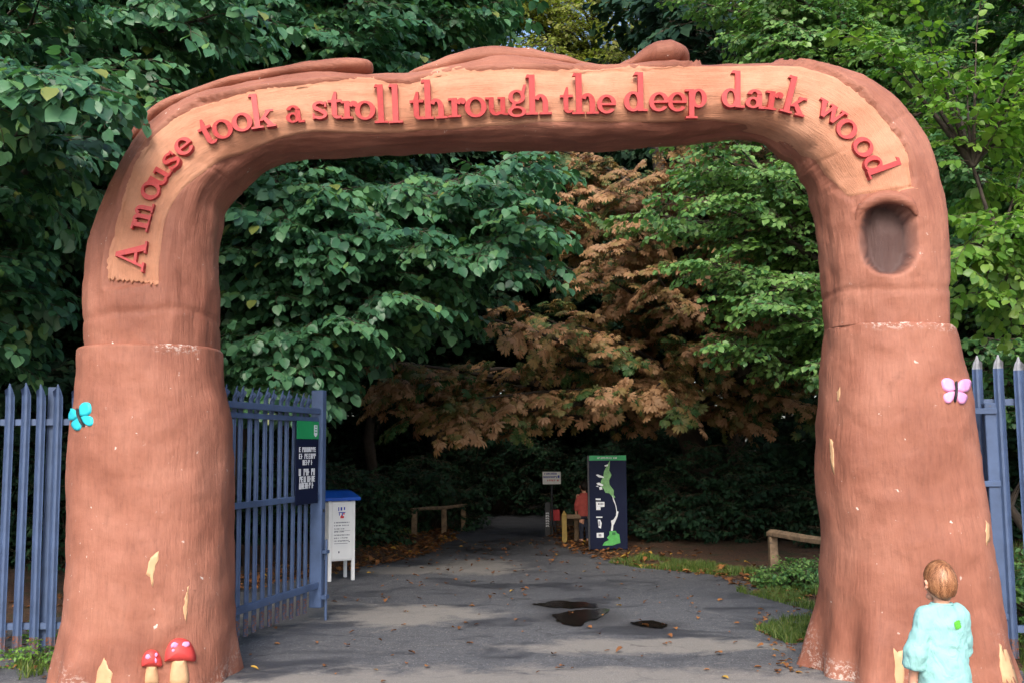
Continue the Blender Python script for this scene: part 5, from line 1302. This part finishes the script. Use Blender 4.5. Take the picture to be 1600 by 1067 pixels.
dm = top.modifiers.new('folds', 'DISPLACE'); dm.texture = tx; dm.strength = 0.018; dm.mid_level = 0.38; dm.texture_coords = 'LOCAL'
tx2 = bpy.data.textures.new('cloth_drape', 'CLOUDS'); tx2.noise_scale = 0.16; tx2.noise_depth = 0
dm2 = top.modifiers.new('drape', 'DISPLACE'); dm2.texture = tx2; dm2.strength = 0.016; dm2.mid_level = 0.46; dm2.texture_coords = 'LOCAL'
# collar, and the clover printed on the back
mb = MB(); n = 28; mb.tube([(math.cos(2 * math.pi * k / n) * .047 * S, -.006 * S + math.sin(2 * math.pi * k / n) * .042 * S, .826 * S) for k in range(n + 1)], .007 * S, 8, cap=False)
mb.build('collar', 'shirt_cloth', top, True, True)
bpy.context.view_layer.update()
_ev = top.evaluated_get(bpy.context.evaluated_depsgraph_get()); _tm = _ev.to_mesh()
_tb = BVHTree.FromPolygons([v.co.copy() for v in _tm.vertices], [list(p.vertices) for p in _tm.polygons])
mb = MB()
def cloth_at(x, z, lift):
    h, n_ = _tb.ray_cast(Vector((x, -0.6, z)), Vector((0, 1, 0)))[:2]
    return h + Vector((0, -lift, 0)) if h is not None else Vector((x, -0.08 * S, z))
for k in range(9):      # leaflets of the printed clover, lying on the cloth
    if k < 8: a = k * math.pi / 4 + 0.2; rr_ = .0155 if k % 2 else .0125; c0 = (.036 * S + math.cos(a) * rr_, .738 * S + math.sin(a) * rr_); r_ = .0082
    else: c0 = (.036 * S, .738 * S); r_ = .010
    lift = 0.0035 + 0.0005 * (k % 4)
    ring_ = [cloth_at(c0[0] + math.cos(t) * r_ * (1 + .15 * math.sin(3 * t + k)), c0[1] + math.sin(t) * r_, lift) for t in [i * math.pi / 6 for i in range(12)]]
    mb.add(ring_ + [cloth_at(c0[0], c0[1], lift)], [(i, (i + 1) % 12, 12) for i in range(12)])
_ev.to_mesh_clear()
cl_ = mb.build('clover', 'clover_print', top, False, True); cl_.modifiers.new('print', 'SOLIDIFY').thickness = 0.001
# shorts, shoes
mb = MB(); loft(mb, [((0, 0, .37 * S), .112 * S, .085 * S), ((0, 0, .46 * S), .100 * S, .08 * S), ((0, 0, .52 * S), .094 * S, .072 * S)], 24)
for sx in (-1, 1): mb.tube([(sx * .05 * S, 0, .42 * S), (sx * .056 * S, .004 * S, .26 * S)], [.062 * S, .060 * S], 16)
fuse(mb.build('shorts', 'shorts_cloth', CH, True, True), 0.008, 4)
for sx in (-1, 1):
    mb = MB(); capsule(mb, (sx * .056 * S, -.014 * S, .034 * S), (sx * .064 * S, .09 * S, .028 * S), .036 * S, .030 * S, 12)
    mb.v = [Vector((v[0], v[1], max(v[2], 0.0))) for v in mb.v]; mb.build('shoe', 'shoe_white', CH, True, True)
for sx in (-1, 1):
    mb = MB(); ellip(mb, HC_ + Vector((sx * .027 * S, hr[1] * .90, .004)), (.010 * S, .006 * S, .007 * S), 10, 8); mb.build('eye', 'eye_dark', body, True, True)
# hair: a cap with a whorl of combed locks
def hair(parent, c, r, n, mat, seed, mop=1.0):
    rng = np.random.default_rng(seed); c = np.array(c); V, F, T = [], [], []; k = 0
    cr = nrm(np.array([0.10, -0.55, 0.85]))      # the crown
    e1 = nrm(np.cross(cr, [0, 1.0, 0])); e2 = np.cross(cr, e1)
    def pos(th, al, lift):
        al2 = al + 0.6 * th                       # whorl
        u = cr * math.cos(th) + (e1 * math.cos(al2) + e2 * math.sin(al2)) * math.sin(th)
        return c + u * np.array(r) * (1.045 + lift), u
    # solid under-layer
    nu, nv = 30, 14; base = len(V); U = []
    for j in range(nv + 1):
        for i in range(nu):
            al = 2 * math.pi * i / nu; _, u = pos(0.01 + 2.0 * j / nv, al, 0); lim = 2.0
            V.append(c + u * np.array(r) * (1.05 if hairline(u) else 0.97)); T.append(rng.uniform(0.0, 0.35)); k += 1
    for j in range(nv):
        for i in range(nu):
            i2 = (i + 1) % nu; a0, a1, b0, b1 = j * nu + i, j * nu + i2, (j + 1) * nu + i, (j + 1) * nu + i2
            F += [(a0, b0, b1), (a0, b1, a1)]
    for _ in range(n):
        th = math.acos(1 - rng.random() * 1.42); al = rng.uniform(0, 6.283); ln = rng.uniform(0.3, 0.65); tint = np.clip(0.52 + 0.85 * noise.noise((math.cos(al) * 8, math.sin(al) * 8, th * 2.6)) + rng.normal(0, 0.2), 0, 1); w = rng.uniform(0.0010, 0.0020); st = []
        for q in range(5):
            p, u = pos(th + ln * q / 4, al + 0.13 * rng.normal() * q / 4, 0.012 + 0.022 * math.sin(math.pi * (q + 0.4) / 5) * mop * (1.2 - 0.45 * th) + rng.normal(0, .005))
            st.append((p, u))
        if not hairline(st[3][1]): continue
        for q, (p, u) in enumerate(st):
            dr = st[min(q + 1, 4)][0] - st[max(q - 1, 0)][0]; s_ = nrm(np.cross(u, dr)) * w * (1 - 0.8 * (q / 4) ** 2)
            V.append(p - s_); V.append(p + s_); T += [tint, tint]
        for q in range(4): F += [(k + 2 * q, k + 2 * q + 1, k + 2 * q + 3), (k + 2 * q, k + 2 * q + 3, k + 2 * q + 2)]
        k += 10
    return link('hair', fast_mesh('hair', np.array(V), np.array(F), [mat], None, True, np.array(T)), parent)
def hairline(u):
    if u[1] > 0.15: return u[2] > 0.15 + 0.45 * u[1]
    return u[2] > -0.56 + (0.28 if abs(u[0]) > 0.72 else 0.0) + 0.5 * max(0, u[1] + 0.15)
hair(CH, HC_, hr, 9000, 'hair_brown', 4)

# figure half hidden behind the map board
pc = ground(909, 848); py_ = 17.6
PR = empty('person', (at(913, 800, py_).x, py_, 0.0), 'figure in a coral top and dark trousers half hidden behind the map board', 'person', None, R(12))
mb = MB(); s_ = 0.98
head(mb, Vector((0, 0, .96)) * s_, (.066 * s_, .083 * s_, .095 * s_)); capsule(mb, (0, 0, .82), (0, 0, .9), .035, .035)
loft(mb, [((0, 0, .48), .09, .068), ((0, 0, .62), .088, .066), ((0, 0, .76), .10, .062), ((0, 0, .82), .05, .04)], 18)
for sx in (-1, 1):
    sh, el, wr = Vector((sx * .11, 0, .78)), Vector((sx * .14, -.02, .62)), Vector((sx * .13, .06, .49)); capsule(mb, sh, el, .03, .025); capsule(mb, el, wr, .025, .018); hand(mb, wr, wr - el, sx, 1.0, (-sx, 0, 0))
    capsule(mb, (sx * .045, 0, .48), (sx * .05, .01, .27), .055, .04); capsule(mb, (sx * .05, .01, .27), (sx * .055, 0, .05), .038, .025); capsule(mb, (sx * .055, 0, .03), (sx * .06, .09, .025), .028, .022)
fuse(mb.build('body', 'skin', PR, True, True), 0.006, 3)
mb = MB(); loft(mb, [((0, 0, .44), .115, .09), ((0, 0, .6), .106, .082), ((0, 0, .74), .112, .074), ((0, 0, .80), .09, .06), ((0, 0, .83), .05, .045)], 24)
for sx in (-1, 1): mb.tube([(sx * .09, 0, .775), (sx * .14, -.02, .62), (sx * .135, .025, .54)], [.045, .044, .042], 14)
tp = fuse(mb.build('top', 'coral_cloth', PR, True, True), 0.008, 4)
mb = MB(); mb.tube([(.0, .098, .45), (.0, .094, .6), (.0, .09, .74)], .008, 6); mb.build('stripe', 'white_print', tp, True, True)
mb = MB(); loft(mb, [((0, 0, .40), .10, .078), ((0, 0, .5), .096, .075)], 20)
for sx in (-1, 1): mb.tube([(sx * .048, 0, .46), (sx * .052, .01, .27), (sx * .055, 0, .06)], [.06, .05, .042], 14)
fuse(mb.build('trousers', 'shorts_cloth', PR, True, True), 0.009, 4)
hair(PR, Vector((0, 0, .96)) * s_, (.066 * s_, .083 * s_, .095 * s_), 1200, 'hair_dark', 6)

# ------------------------------------------------------------------ parts written in world space keep their place under their thing
bpy.context.view_layer.update()
def depth_of(o):
    n = 0
    while o.parent: o = o.parent; n += 1
    return n
for dp in (1, 2):
    for o in set(PEND):
        if depth_of(o) == dp: o.matrix_parent_inverse = o.parent.matrix_world.inverted()
    bpy.context.view_layer.update()
bpy.context.view_layer.update()
